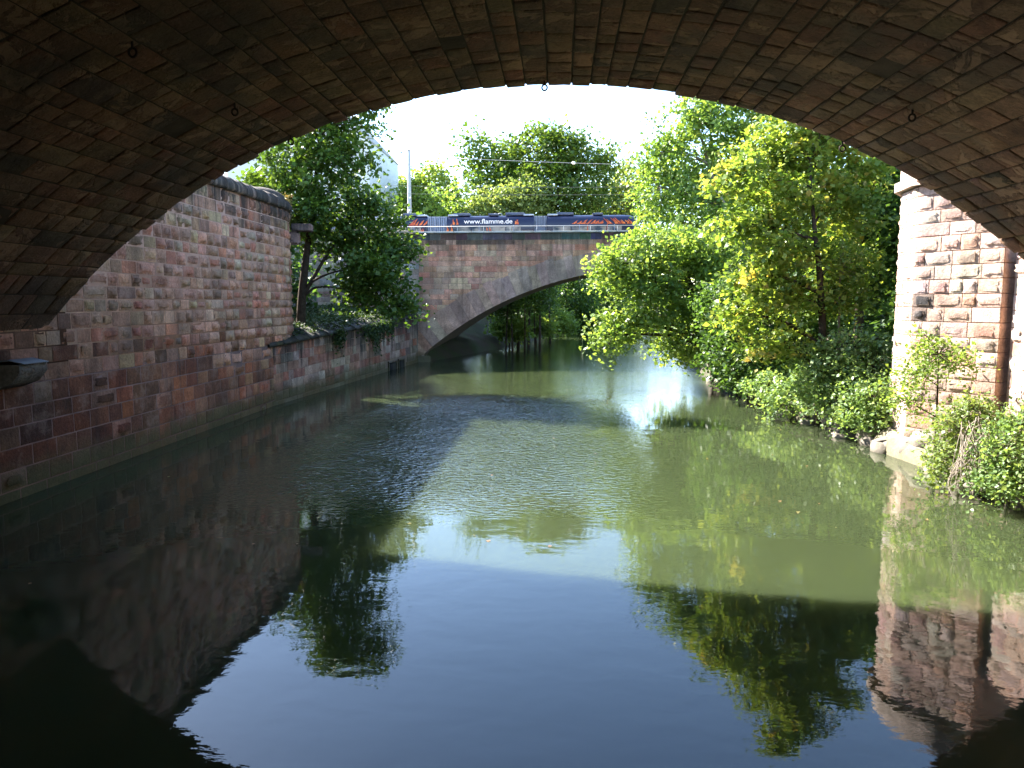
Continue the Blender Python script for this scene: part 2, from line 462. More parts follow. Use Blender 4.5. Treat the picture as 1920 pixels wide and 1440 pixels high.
# ------------------------------------------------------------------ stone pieces
def unit_stone(seed, kind):
    """front in +y; x and z run -.5 .. .5; depth scale 1 = how far the face stands proud. 'boss' = rock-faced with a drafted margin, 'flat' = dressed and worn"""
    r = np.random.default_rng(seed)
    if kind == 'boss':
        m0, m1 = r.uniform(.28, .41), r.uniform(.22, .37)
        gx_ = [-.5, -m0, -m0 + .045, r.uniform(-.12, .12), m0 - .045, m0, .5]
        gz_ = [-.5, -m1, -m1 + .07, r.uniform(-.1, .1), m1 - .07, m1, .5]
    else:
        gx_ = [-.5, -.465, -.2, .2, .465, .5]; gz_ = [-.5, -.45, -.17, .17, .45, .5]
    n = len(gx_)
    V, B = [], []
    for j in range(n):
        for i in range(n):
            x, z = gx_[i], gz_[j]
            edge = i in (0, n - 1) or j in (0, n - 1)
            if kind == 'boss':
                foot = i in (1, n - 2) or j in (1, n - 2)
                y = 0 if edge else (r.uniform(-.06, .10) if foot else r.uniform(.45, 1.2))
                if foot and not edge: x += r.uniform(-.03, .03); z += r.uniform(-.04, .04)
                elif not edge: x += r.uniform(-.05, .05); z += r.uniform(-.06, .06)
            else:
                y = -.25 if edge else r.uniform(-.06, .06)
                if not edge: x += r.uniform(-.012, .012); z += r.uniform(-.02, .02)
            if edge: x += r.uniform(-.012, .004) * np.sign(x); z += r.uniform(-.014, .004) * np.sign(z)
            V.append((x, y, z)); B.append(0.0 if kind == 'boss' and (edge or foot) else 1.0)
    q = [[j * n + i, (j + 1) * n + i, (j + 1) * n + i + 1, j * n + i + 1] for j in range(n - 1) for i in range(n - 1)]
    corners = [0, n - 1, n * n - 1, n * (n - 1)]
    ring = [i for i in range(n)] + [j * n + n - 1 for j in range(1, n)] + [(n - 1) * n + i for i in range(n - 2, -1, -1)] + [j * n for j in range(n - 2, 0, -1)]
    m = len(V)
    for c in corners: V.append((V[c][0], -1.6, V[c][2]))
    t = []
    for k in range(4):                           # side walls as fans to the back corners
        a = ring.index(corners[k]); b = ring.index(corners[(k + 1) % 4]) if k < 3 else len(ring)
        seg = [ring[x % len(ring)] for x in range(a, b + 1)]
        c0, c1 = m + k, m + (k + 1) % 4
        for s0, s1 in zip(seg[:-1], seg[1:]): t.append([s0, s1, c0])
        t.append([seg[-1], c1, c0])
    return np.array(V), np.array(q), np.array(t), np.array(B + [1.0] * 4)
UNIT = {k: [unit_stone(100 * n + s, k) for s in range(10)] for n, k in enumerate(('boss', 'flat'))}

def unit_meshes(mat, tagname):
    d = {}
    for k, lst in UNIT.items():
        d[k] = []
        for i, (v, q, t, bb) in enumerate(lst):
            me = mesh_np(f'{tagname}_{k}', v, [q, t], False, attr=bb)
            me.materials.append(mat)
            d[k].append(me)
    return d

def lay_stones(parent, stones, mat, mat_j, tagname, rng, limit=290, name='stone', rest_name='stones_beyond'):
    """stones: (centre, tangent, normal, up, w, h, depth, colour, kind). The ones that show largest become objects, the rest one joined part."""
    meshes = unit_meshes(mat, tagname)
    scored = []
    for s in stones:
        p = project(s[0])
        a = 0
        if p and -60 < p[0] < 1980 and -60 < p[1] < 1500:
            view = (CAMP - Vector(s[0])).normalized()
            a = max(0, view.dot(s[2])) * s[4] * s[5] / p[2] ** 2 + 1e-9
        scored.append((a, s))
    scored.sort(key=lambda t: -t[0])
    rest = scored[limit:]
    pl = Matrix.Translation(parent.location).inverted()
    for a, (c, t, nrm, up, w, h, dp, colr, kind) in scored[:limit]:
        vi = rng.randrange(10)
        fx, fz = rng.choice((-1, 1)), rng.choice((-1, 1))
        # mirrored in pairs so the faces keep their winding
        if fx * fz < 0: fz = fx
        o = bpy.data.objects.new(name, meshes[kind][vi])
        col.objects.link(o)
        o.parent = parent
        o.matrix_parent_inverse = pl
        R = Matrix(((t.x * w * fx, nrm.x * dp, up.x * h * fz, c[0]), (t.y * w * fx, nrm.y * dp, up.y * h * fz, c[1]), (t.z * w * fx, nrm.z * dp, up.z * h * fz, c[2]), (0, 0, 0, 1)))
        o.matrix_basis = R
        o.color = (*colr, 1)
    if rest:
        V, Q, T, Cc, Bb, n = [], [], [], [], [], 0
        for a, (c, t, nrm, up, w, h, dp, colr, kind) in rest:
            v, q, tt, bb = UNIT[kind][rng.randrange(10)]; Bb.append(bb)
            A = np.array([[t.x * w, nrm.x * dp, up.x * h], [t.y * w, nrm.y * dp, up.y * h], [t.z * w, nrm.z * dp, up.z * h]])
            V.append(v @ A.T + np.array(c)); Q.append(q + n); T.append(tt + n)
            Cc.append(np.tile(np.array([*colr, 1.0]), (len(v), 1))); n += len(v)
        me = mesh_np(rest_name, np.concatenate(V), [np.concatenate(Q), np.concatenate(T)], False, attr=np.concatenate(Bb), cattr=np.concatenate(Cc))
        o = link(rest_name, me, mat_j, parent)
        o['kind'] = 'stuff'

def pick(rng, palette):
    t = rng.random() * sum(p[0] for p in palette)
    for w, c in palette:
        t -= w
        if t <= 0: break
    k = rng.uniform(.78, 1.22)
    return tuple(min(.8, x * k * rng.uniform(.93, 1.07)) for x in c)

PINK = [(3.4, (0.459, 0.240, 0.154)), (2.0, (0.470, 0.196, 0.119)), (2.2, (0.470, 0.284, 0.176)), (1.1, (0.448, 0.309, 0.194)), (1.2, (0.280, 0.157, 0.106)), (.6, (0.448, 0.294, 0.158))]
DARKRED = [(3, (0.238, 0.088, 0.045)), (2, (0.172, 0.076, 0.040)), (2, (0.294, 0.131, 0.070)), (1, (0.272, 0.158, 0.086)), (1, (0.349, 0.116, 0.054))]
QUAYP = [(3, (0.342, 0.180, 0.129)), (3, (0.376, 0.260, 0.202)), (1.4, (0.456, 0.360, 0.284)), (1, (0.376, 0.150, 0.103)), (.8, (0.251, 0.180, 0.138))]
FARP_ = [(4, (0.496, 0.292, 0.201)), (2.2, (0.486, 0.325, 0.234)), (1.4, (0.515, 0.253, 0.172)), (1.2, (0.575, 0.409, 0.293)), (1, (0.437, 0.283, 0.198))]
FARP = [(w_, (c_[0] * 1.2, c_[1] * 1.06, c_[2] * .97)) for w_, c_ in FARP_]
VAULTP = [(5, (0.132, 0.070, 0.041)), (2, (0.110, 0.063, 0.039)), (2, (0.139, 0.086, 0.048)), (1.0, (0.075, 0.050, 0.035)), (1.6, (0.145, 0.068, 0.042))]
PIERP = [(5, (.48, .335, .275)), (1.0, (.45, .27, .205)), (2.5, (.51, .39, .335)), (.8, (.44, .36, .32)), (.15, (.22, .18, .16))]

def course_cells(rng, s0, s1, z0, z1, hr, wr):
    cells, z = [], z0
    while z < z1 - .05:
        h = rng.uniform(*hr)
        if z + h > z1 - hr[0] * .55: h = z1 - z
        s = s0 - rng.uniform(0, wr[0])
        while s < s1:
            w = rng.choice((rng.uniform(wr[0], wr[1]), rng.uniform(wr[0], (wr[0] + wr[1]) / 2)))
            a, b = max(s, s0), min(s + w, s1)
            if b - a > .08: cells.append((a, b, z, z + h))
            s += w
        z += h
    return cells

# ------------------------------------------------------------------ left river wall
def wall_path(s):
    """plan of the left wall: straight along the river, rounding away at its far end"""
    X0, YS, R = -12.35, 33.0, 5.0
    if s < YS: return Vector((X0, s, 0)), Vector((0, 1, 0)), Vector((1, 0, 0))
    th = (s - YS) / R
    return Vector((X0 - R + R * math.cos(th), YS + R * math.sin(th), 0)), Vector((-math.sin(th), math.cos(th), 0)), Vector((math.cos(th), math.sin(th), 0))
rng = random.Random(11)
lw = empty('river_wall', (-12.8, 22, 0), 'tall red sandstone wall rising from the water on the left', 'wall')
def backing(parent, path, s_vals, z0, z1, thick, mat, name='mortar_bed'):
    V = []
    for s in s_vals:
        p, t, n = path(s)
        for off, z in ((-.003, z0), (-.003, z1), (-thick, z1), (-thick, z0)):
            q = p + n * off
            V.append((q.x, q.y, z))
    k = len(s_vals)
    F = [[i * 4 + a, i * 4 + (a + 1) % 4, (i + 1) * 4 + (a + 1) % 4, (i + 1) * 4 + a] for i in range(k - 1) for a in range(4)]
    F += [[0, 1, 2, 3], [(k - 1) * 4 + 3, (k - 1) * 4 + 2, (k - 1) * 4 + 1, (k - 1) * 4]]
    return link(name, mesh_np(name, V, F), mat, parent)
SV = list(np.arange(-36, 33, 3.0)) + list(np.arange(33, 41.1, .5))
M['mortar_low'] = plain_mat('shade_and_damp_mortar', (.17, .108, .088), .95, var=.45, scale=1.2, bump=.5, spec=.1)  # soaked low mortar, darkened further for the shade under the vault
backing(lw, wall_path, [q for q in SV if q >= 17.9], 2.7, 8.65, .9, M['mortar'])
backing(lw, wall_path, [q for q in SV if q <= 18.1], 2.7, 8.65, .9, M['mortar_low'])  # upper bed near the vault coloured dark in place of shade
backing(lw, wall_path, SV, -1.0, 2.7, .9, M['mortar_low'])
stones = []
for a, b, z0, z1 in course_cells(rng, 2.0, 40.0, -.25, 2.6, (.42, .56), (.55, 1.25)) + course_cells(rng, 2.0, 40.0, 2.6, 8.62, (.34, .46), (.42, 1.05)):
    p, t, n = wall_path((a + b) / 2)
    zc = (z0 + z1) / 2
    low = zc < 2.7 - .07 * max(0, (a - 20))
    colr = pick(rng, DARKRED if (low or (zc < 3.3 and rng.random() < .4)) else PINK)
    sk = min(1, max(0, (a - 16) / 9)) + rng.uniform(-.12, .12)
    colr = tuple(q * min(1.22, (.34 if zc < 2.9 else .55) + (.88 if zc < 2.9 else .67) * sk) for q in colr)   # shade towards the vault put into the tone, on top of grime low down
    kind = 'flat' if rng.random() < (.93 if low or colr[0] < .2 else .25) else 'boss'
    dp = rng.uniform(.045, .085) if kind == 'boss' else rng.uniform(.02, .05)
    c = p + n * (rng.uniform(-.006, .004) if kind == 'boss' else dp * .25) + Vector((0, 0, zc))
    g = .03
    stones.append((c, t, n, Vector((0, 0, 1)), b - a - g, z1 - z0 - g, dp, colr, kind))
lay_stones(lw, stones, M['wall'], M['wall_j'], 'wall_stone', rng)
# coping: big half-round stones with a dark weathered nose
s = 2.0
while s < 40.5:
    w = rng.uniform(.75, 1.15)
    prof = [(-.75, 8.6), (.10, 8.6), (.16, 8.68), (.15, 8.86), (.06, 9.02), (-.12, 9.14), (-.40, 9.2), (-.75, 9.16)]
    V = []
    for ss in (s + .012, s + w / 2, s + w - .012):
        p, t, n = wall_path(ss)
        dz, dn = rng.uniform(-.004, .004), rng.uniform(-.004, .004)
        for a, z in prof:
            q = p + n * (a + dn); V.append((q.x, q.y, z + dz))
    k = len(prof)
    Fq = [[i * k + a, i * k + (a + 1) % k, (i + 1) * k + (a + 1) % k, (i + 1) * k + a] for i in range(2) for a in range(k)]
    o = link('coping_stone', mesh_np('coping_stone', V, [np.array(Fq), np.array([list(range(k)), list(range(3 * k - 1, 2 * k - 1, -1))])]), M['wall'], lw)
    o.color = (*pick(rng, [(2, (.33, .29, .255)), (1, (.36, .29, .245))]), 1)
    s += w
# corbel slab and its bracket at the wall's far end, and the rounded finial on the coping
p, t, n = wall_path(36.0)
mb = MB().box((0, 0, 0), (.95, .8, .34), None, .03)
o = mb.build('corbel_slab', M['wall'], lw); o.location = (-12.38, 35.7, 8.0); o.rotation_euler = (0, 0, .2); o.color = (.25, .17, .15, 1)
mb = MB().box((0, 0, 0), (.5, .6, .62), None, .09)
o = mb.build('corbel_bracket', M['wall'], lw); o.location = (-12.72, 35.55, 7.5); o.rotation_euler = (0, 0, .2); o.color = (.28, .18, .16, 1)
V, Fq = [], []
for j in range(6):
    ph = j / 5 * math.pi / 2
    for i in range(14):
        th = 2 * math.pi * i / 14
        V.append((math.cos(ph) * math.cos(th) * .9, math.cos(ph) * math.sin(th) * 1.5, math.sin(ph) * .42))
Fq = [[j * 14 + i, j * 14 + (i + 1) % 14, (j + 1) * 14 + (i + 1) % 14, (j + 1) * 14 + i] for j in range(5) for i in range(14)]
o = link('rounded_cap_stone', mesh_np('rounded_cap_stone', V, Fq, True), M['wall'], lw); o.location = (-13.3, 33.2, 9.1); o.color = (.34, .30, .27, 1)

# ------------------------------------------------------------------ quay wall between the river wall and the far bridge
QA, QB = Vector((-12.345, 31.4, 0)), Vector((-10.52, 54.85, 0))
QL = (QB - QA).length
QT = (QB - QA).normalized(); QN = Vector((QT.y, -QT.x, 0))
def quay_path(s): return QA + QT * s, QT, QN
def quay_top(s): return 2.55 + .82 * s / QL
qw = empty('quay_wall', (-11.6, 43, 0), 'low pink sandstone quay wall with sloped mossy coping and two drain openings', 'wall')
k = 24
V, Fq = [], []
for i in range(k + 1):
    s = QL * i / k
    p, t, n = quay_path(s)
    for off, z in ((-.015, -1), (-.015, quay_top(s)), (-.7, quay_top(s)), (-.7, -1)):
        q = p + n * off; V.append((q.x, q.y, z))
Fq = [[i * 4 + a, i * 4 + (a + 1) % 4, (i + 1) * 4 + (a + 1) % 4, (i + 1) * 4 + a] for i in range(k) for a in range(4)]
link('mortar_bed', mesh_np('mortar_bed', V, Fq), M['mortar_grey'], qw)
stones = []
drains = [(16.3, 17.9), (18.5, 19.7)]
nz = 7
s = 0
for r_ in range(nz):
    s = -rng.uniform(0, .5)
    while s < QL:
        w = rng.uniform(.5, 1.35)
        a, b = max(s, 0), min(s + w, QL)
        s += w
        if b - a < .1: continue
        top = quay_top((a + b) / 2)
        z0, z1 = -.25 + (top + .25) * r_ / nz, -.25 + (top + .25) * (r_ + 1) / nz
        if any(b > d0 and a < d1 for d0, d1 in drains) and z0 < .45: continue
        p, t, n = quay_path((a + b) / 2)
        colr = pick(rng, QUAYP)
        dp = rng.uniform(.03, .06)
        stones.append((p + n * (dp * .3) + Vector((0, 0, (z0 + z1) / 2)), t, n, Vector((0, 0, 1)), b - a - .014, z1 - z0 - .014, dp, colr, 'flat' if rng.random() < .88 else 'boss'))
lay_stones(qw, stones, M['quay'], M['quay_j'], 'quay_stone', rng)
M['void'] = plain_mat('drain_shade_black', (.006, .005, .004), .9, var=.2)  # flat black sheet stands in for the dark inside the drains
for d0, d1 in drains:
    p, t, n = quay_path((d0 + d1) / 2)
    ang = math.atan2(t.y, t.x)
    mb = MB()
    w = d1 - d0
    mb.box((0, -.005, .08), (w, .02, .9))
    o = mb.build('drain_opening', M['void'], qw); o.location = (p + n * .0); o.rotation_euler = (0, 0, ang)
    o = MB().box((0, 0, 0), (w + .3, .16, .12), None, .02).build('drain_lintel', M['quay'], qw)
    o.location = p + n * .0 + Vector((0, 0, .57)); o.rotation_euler = (0, 0, ang); o.color = (.24, .17, .15, 1)
    for e in (d0 - .06, d1 + .06):
        pe = quay_path(e)[0]
        o = MB().box((0, 0, 0), (.14, .12, .8), None, .02).build('drain_jamb', M['quay'], qw)
        o.location = pe + Vector((0, 0, .11)); o.rotation_euler = (0, 0, ang); o.color = (.27, .19, .16, 1)
s = -.55
while s < QL - .1:
    w = min(rng.uniform(1.0, 1.5), QL - s - .02)
    prof = [(-.75, .0), (.12, .0), (.14, .10), (.05, .17), (-.75, .52)]
    V = []
    for ss in (s + .01, s + w - .01):
        p, t, n = quay_path(ss)
        for a, z in prof:
            q = p + n * a; V.append((q.x, q.y, quay_top(max(ss, 0)) + z))
    kk = len(prof)
    o = link('coping_stone', mesh_np('quay_coping', V, [np.array([[a, (a + 1) % kk, kk + (a + 1) % kk, kk + a] for a in range(kk)]), np.array([list(range(kk)), list(range(2 * kk - 1, kk - 1, -1))])]), M['quay'], qw)
    o.color = (*pick(rng, [(1, (.07, .075, .035)), (1, (.11, .10, .06))]), 1)
    s += w

# ------------------------------------------------------------------ the near bridge whose vault frames the view
AXC, AZC, AR = -.3, -6.7, 16.0
Y0, Y1 = -36.0, 17.3
nb = empty('stone_arch_bridge', (0, 6, 0), 'dark sandstone barrel vault overhead framing the river view', 'bridge')
def arc_pt(th, r): return AXC + r * math.sin(th), AZC + r * math.cos(th)
TH_L, TH_R = -math.acos((3.75 - AZC) / AR), math.acos((3.55 - AZC) / AR)
prof = [arc_pt(TH_L + (TH_R - TH_L) * i / 60, AR + .03) for i in range(61)]
prof = prof + [(prof[-1][0] + 1.6, prof[-1][1]), (prof[-1][0] + 1.6, 11.5), (prof[0][0] - 1.6, 11.5), (prof[0][0] - 1.6, prof[0][1])]
MB().prism(prof, Y0, Y1 - .03, 'y').build('bridge_body', M['mortar_dark'], nb)
rng = random.Random(23)
stones = []
ncourse = 60
dth = (TH_R - TH_L) / ncourse
edges = [TH_L]
for i in range(ncourse): edges.append(edges[-1] + dth * rng.uniform(.7, 1.3))
sc_ = (TH_R - TH_L) / (edges[-1] - TH_L)
edges = [TH_L + (e - TH_L) * sc_ for e in edges]
for i in range(ncourse):
    th = (edges[i] + edges[i + 1]) / 2
    w_arc = (edges[i + 1] - edges[i]) * AR
    y = Y1 + rng.uniform(-.08, .05)
    while y > -7.0:
        L = rng.choice((rng.uniform(.36, .7), rng.uniform(.6, 1.05)))
        dp = rng.uniform(.05, .10)
        drop = rng.uniform(-.008, .010) + (rng.uniform(-.03, .0) if rng.random() < .10 else 0)
        if y > Y1 - .2: drop += rng.uniform(-.015, .03)
        x, z = arc_pt(th, AR - drop)
        nrm = Vector((-math.sin(th), 0, -math.cos(th)))
        up = Vector((math.cos(th), 0, -math.sin(th)))
        c = Vector((x, y - L / 2, z))
        colr = pick(rng, VAULTP)
        g = rng.uniform(.014, .034)
        t = Vector((0, 1, 0))
        if t.cross(nrm).dot(up) < 0: up = -up
        tilt = rng.uniform(-.012, .012)
        nrm = (nrm + t * tilt + up * rng.uniform(-.014, .014)).normalized()
        stones.append((c, t, nrm, up, L - g, w_arc - g, dp * 1.2, colr, 'flat'))
        y -= L
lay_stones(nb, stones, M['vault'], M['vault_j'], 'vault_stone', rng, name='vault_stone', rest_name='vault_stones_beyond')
# right abutment face under and just beyond the arch
XA, YA = 11.75, 20.35
MB().box((XA + 1.0, (Y0 + YA) / 2, 2.0), (1.96, YA - Y0, 7.6)).build('abutment_core', M['mortar'], nb)
stones = []
for a, b, z0, z1 in course_cells(rng, 12.0, YA, .2, 5.8, (.36, .46), (.5, 1.1)):
    kind = 'flat' if rng.random() < .5 else 'boss'
    dp = rng.uniform(.04, .08)
    stones.append((Vector((XA + .02 - dp * .2, (a + b) / 2, (z0 + z1) / 2)), Vector((0, -1, 0)), Vector((-1, 0, 0)), Vector((0, 0, 1)), b - a - .02, z1 - z0 - .02, dp, pick(rng, PIERP), kind))
lay_stones(nb, stones, M['pier'], M['pier_j'], 'abutment_stone', rng, name='abutment_stone')
# iron eye hooks let into the vault
for (u, v) in ((248, 80), (440, 196), (545, 254), (1021, 152), (1580, 266), (1711, 206)):
    # follow the line of sight to the intrados: that is where each one is let in
    y = 4.0
    while y < Y1 - .12:
        q = at(u, v, y)
        if math.hypot(q.x - AXC, q.z - AZC) >= AR: break
        y += .02
    th = math.asin((at(u, v, y).x - AXC) / AR)
    x, z = arc_pt(th, AR)
    mb = MB()
    mb.tube([(x, y, z + .12), (x, y, z - .08)], .020, 8)
    ring = [(x + .058 * math.sin(a), y, z - .135 + .062 * math.cos(a)) for a in [2 * math.pi * i / 14 for i in range(15)]]
    hk = mb.build('iron_hook', M['iron'], nb, True)
    MB().tube(ring, .019, 7).build('eye_ring', M['iron'], hk, True)
M['lead'] = plain_mat('lead_flashing', (.15, .16, .18), .7, .2, .2, 6, .1)
# corbel at the springing, with a bent sheet of pale flashing on it
o = MB().prism([(0, -.45), (.0, .12), (.62, .12), (.62, -.05), (.40, -.30)], -.45, .45, 'y').build('springing_corbel', M['vault'], nb)
o.location = (-12.35, 15.9, 3.0); o.color = (.16, .14, .12, 1); cb_ = o
o = MB().prism([(-.02, .15), (.30, .20), (.68, .125), (.68, .145), (.30, .225), (-.02, .175)], -.38, .42, 'y').build('flashing_sheet', M['lead'], cb_)

# ------------------------------------------------------------------ pier on the right bank
P3, P2, P1, P0 = Vector((12.2, 20.85, 0)), Vector((11.5, 20.4, 0)), Vector((10.19, 22.5, 0)), Vector((10.34, 23.9, 0))
P_1 = Vector((11.2, 25.2, 0))
pr = empty('stone_pier', (11.4, 22.4, 0), 'sunlit rock-faced sandstone pier standing at the right bank', 'pier')
ZT = 7.75
corex = [(P3.x + .5, P3.y + .1), (P3.x, P3.y), (P2.x, P2.y), (P1.x, P1.y), (P0.x, P0.y), (P_1.x, P_1.y), (13.5, 26), (14, 22)]
cen = Vector((12.2, 22.8, 0))
core = [((x - cen.x) * .992 + cen.x, (y - cen.y) * .992 + cen.y) for x, y in corex]
MB().prism(core, -.6, ZT, 'z').build('pier_core', M['mortar'], pr)
rng = random.Random(31)
stones = []
hs, z = [], .1
while z < ZT - .05:
    h = rng.uniform(.36, .43)
    if z + h > ZT - .2: h = ZT - z
    hs.append((z, z + h)); z += h
for A, B in ((P2, P1), (P1, P0), (P0, P_1), (P3, P2)):
    L = (B - A).length; t = (B - A) / L; nrm = Vector((t.y, -t.x, 0))
    if nrm.dot(A - cen) < 0: nrm = -nrm
    smooth_face = A is P3
    for z0, z1 in hs:
        s = 0
        while s < L - .01:
            w = rng.uniform(.36, .85)
            if L - s - w < .3: w = L - s
            if smooth_face: w = L
            c = A + t * (s + w / 2) + Vector((0, 0, (z0 + z1) / 2))
            kind = 'flat' if smooth_face or rng.random() < .08 else 'boss'
            dp = .03 if kind == 'flat' else rng.uniform(.03, .06)
            colr = (.56, .33, .22) if smooth_face else pick(rng, PIERP)  # return face coloured brighter orange in place of light bounced off the abutment
            if not smooth_face and A is P2 and L - s - w < .25 and 3.7 < z0 < 4.6: colr = (.05, .045, .045)
            tt = t if t.cross(Vector((0, 0, 1))).dot(nrm) < 0 else -t
            stones.append((c + nrm * .012, tt, nrm, Vector((0, 0, 1)), w - .02, z1 - z0 - .02, dp, colr, kind))
            s += w
lay_stones(pr, stones, M['pier'], M['pier_j'], 'pier_stone', rng)
def ring_prism(name, scale, z0, z1, colr):
    pts = [((x - cen.x) * scale + cen.x, (y - cen.y) * scale + cen.y) for x, y in corex]
    o = MB().prism(pts, z0, z1, 'z').build(name, M['pier'], pr); o.color = (*colr, 1)
ring_prism('cornice', 1.10, 7.78, 8.05, (.38, .33, .28))
ring_prism('cap_course', 1.03, 8.05, 8.6, (.42, .36, .32))
fl0 = [(9.7, 23.7), (9.62, 22.6), (9.8, 21.2), (9.95, 20.0), (10.3, 18.8), (12.4, 18.6), (12.4, 23.8)]
fl1 = [(10.15, 23.6), (10.05, 22.5), (10.3, 21.3), (10.6, 20.2), (10.9, 19.2), (12.4, 18.9), (12.4, 23.7)]
V = [(x, y, -.4) for x, y in fl0] + [(x, y, .16) for x, y in fl0] + [(x * .5 + X * .5, y * .5 + Y_ * .5, .42) for (x, y), (X, Y_) in zip(fl0, fl1)] + [(x, y, .58 + .05 * math.sin(3 * y)) for x, y in fl1]
nn = len(fl0)
Fq = [[k * nn + i, k * nn + (i + 1) % nn, (k + 1) * nn + (i + 1) % nn, (k + 1) * nn + i] for k in range(3) for i in range(nn)]
o = link('footing_ledge', mesh_np('footing_ledge', V, [np.array(Fq), np.array([list(range(3 * nn, 4 * nn))])]), M['pier'], pr); o.color = (.44, .41, .36, 1)

# ------------------------------------------------------------------ far bridge
FY = 55.0
FCX, FCZ, FR = 7.0, 6.95 - 26.3, 26.3
fb = empty('far_arch_bridge', (7, 60, 0), 'pinkish sandstone arch bridge crossing the river in the distance', 'bridge')
rng = random.Random(41)
TOPZ = 9.45
FW = 11.5
pts = [(FCX + FR * math.sin(a), FCZ + FR * math.cos(a)) for a in np.linspace(-.73, .73, 60)]
pts = [(x, z) for x, z in pts]
prof = [(-10.52, -1.0)] + [(x, max(z, -1.0)) for x, z in pts if x > -10.5 and x < 24.5] + [(24.5, -1.0), (44, -1.0), (44, TOPZ), (-10.52, TOPZ)]
MB().prism(prof, FY + .03, FY + FW, 'y').build('bridge_body', M['mortar_grey'], fb)
stones = []
RT = lambda x: 1.35 + .55 * min(1, abs(x - FCX) / 17)
def over_ring(x, z):
    return math.hypot(x - FCX, z - FCZ) - FR
for a, b, z0, z1 in course_cells(rng, -10.5, 26, .3, 8.95, (.33, .44), (.5, 1.7)):
    xc, zc = (a + b) / 2, (z0 + z1) / 2
    if over_ring(xc, zc) < RT(xc) - .35: continue
    c = Vector((xc, FY + .012, zc))
    colr = pick(rng, FARP)
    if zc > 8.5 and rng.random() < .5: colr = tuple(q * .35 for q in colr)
    stones.append((c, Vector((1, 0, 0)), Vector((0, -1, 0)), Vector((0, 0, 1)), b - a - .012, z1 - z0 - .012, rng.uniform(.02, .05), colr, 'flat'))
a = -10.5
while a < 26:                                     # the weathered top course under the coping
    w = rng.uniform(.7, 1.6)
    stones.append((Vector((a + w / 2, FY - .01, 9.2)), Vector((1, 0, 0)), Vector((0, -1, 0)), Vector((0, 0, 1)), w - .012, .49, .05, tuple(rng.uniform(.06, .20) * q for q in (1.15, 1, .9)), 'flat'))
    a += w
for st in list(stones): pass
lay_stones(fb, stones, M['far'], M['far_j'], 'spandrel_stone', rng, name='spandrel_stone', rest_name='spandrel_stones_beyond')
# voussoirs of the arch ring, smoothly dressed and a little proud
th = -math.acos((.35 - FCZ) / FR)
while th < .62:
    d = rng.uniform(.60, .72) / FR
    r0, r1 = FR, FR + RT(FCX + FR * math.sin(th)) * rng.uniform(.93, 1.07)
    g = .008 / FR
    poly = [(FCX + r * math.sin(t_), FCZ + r * math.cos(t_)) for r, t_ in ((r0, th + g), (r0, th + d - g), (r1, th + d - g * .8), (r1, th + g * .8))]
    o = MB().prism(poly, FY - .05 - rng.uniform(0, .012), FY + .6, 'y').build('voussoir', M['ring'], fb)
    o.color = (*pick(rng, [(3, (.50, .325, .245)), (1, (.50, .30, .22)), (1, (.50, .345, .265))]), 1)
    th += d
# springer block at the water and coping on top
o = MB().box((-10.2, FY + .25, .0), (1.0, .7, .9), None, .04).build('springer', M['ring'], fb); o.color = (.25, .19, .17, 1)
a = -10.7
M['coping'] = plain_mat('coping_stone', (.42, .39, .34), .9, var=.2, scale=2)
while a < 30:
    w = rng.uniform(1.2, 1.8)
    MB().box((a + w / 2, FY + .22, TOPZ + .06), (w - .012, .72, .12), None, .015).build('coping_stone', M['coping'], fb)
    a += w
# roadway behind the parapet
M['asphalt'] = plain_mat('asphalt', (.05, .05, .05), .9, var=.2, scale=8)
tag(MB().box((0, FY + 6.0, 7.72), (150, 9.6, .1)).build('road', M['asphalt']), 'tram road across the far bridge', kind='structure')

M['rail'] = plain_mat('painted_rail', (.42, .42, .40), .6, 0, .1, 3, 0)
# handrail of the footway
hr = empty('handrail', (-2, FY + .5, TOPZ), 'thin white steel handrail along the far bridge parapet', 'railing')
MB().tube([(-15.5, FY + .45, TOPZ + .52), (26, FY + .45, TOPZ + .52)], .020, 6).build('top_rail', M['rail'], hr)
x = -15.4
while x < 26:
    MB().tube([(x, FY + .45, TOPZ + .0), (x, FY + .45, TOPZ + .52)], .015, 6).build('post', M['rail'], hr)
    x += 1.95

# wing wall left of the far bridge, behind the terrace
ww = empty('wing_wall', (-16, 54.3, 2), 'pale sandstone wing wall behind the terrace tree, left of the far bridge', 'wall')
WA, WB = Vector((-10.40, 54.99, 0)), Vector((-22.5, 51.0, 0))
WT = (WB - WA).normalized(); WN = Vector((WT.y, -WT.x, 0)); WN = WN if WN.y < 0 else -WN
WL = (WB - WA).length
def wing_path(s): return WA + WT * s, WT, WN
backing(ww, wing_path, [0, WL], 0, TOPZ, .8, M['mortar_grey'])
stones = []
for a, b, z0, z1 in course_cells(rng, 0, WL, 2.4, TOPZ - .02, (.36, .46), (.6, 1.6)):
    p, t, n = wing_path((a + b) / 2)
    colr = pick(rng, [(3, (.40, .29, .24)), (2, (.40, .33, .23)), (1.5, (.42, .37, .34)), (1, (.35, .2, .16))])
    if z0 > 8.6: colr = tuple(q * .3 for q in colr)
    stones.append((p + Vector((0, 0, (z0 + z1) / 2)) + n * .01, -t, n, Vector((0, 0, 1)), b - a - .012, z1 - z0 - .012, rng.uniform(.02, .05), colr, 'flat'))
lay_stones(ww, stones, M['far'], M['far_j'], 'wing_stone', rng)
s = 0
while s < WL:
    p, t, n = wing_path(s + .75)
    o = MB().box((0, 0, 0), (1.49, .7, .14), None, .015).build('coping_stone', M['coping'], ww)
    o.location = p + n * (-.22) + Vector((0, 0, TOPZ + .075)); o.rotation_euler = (0, 0, math.atan2(t.y, t.x))
    s += 1.5
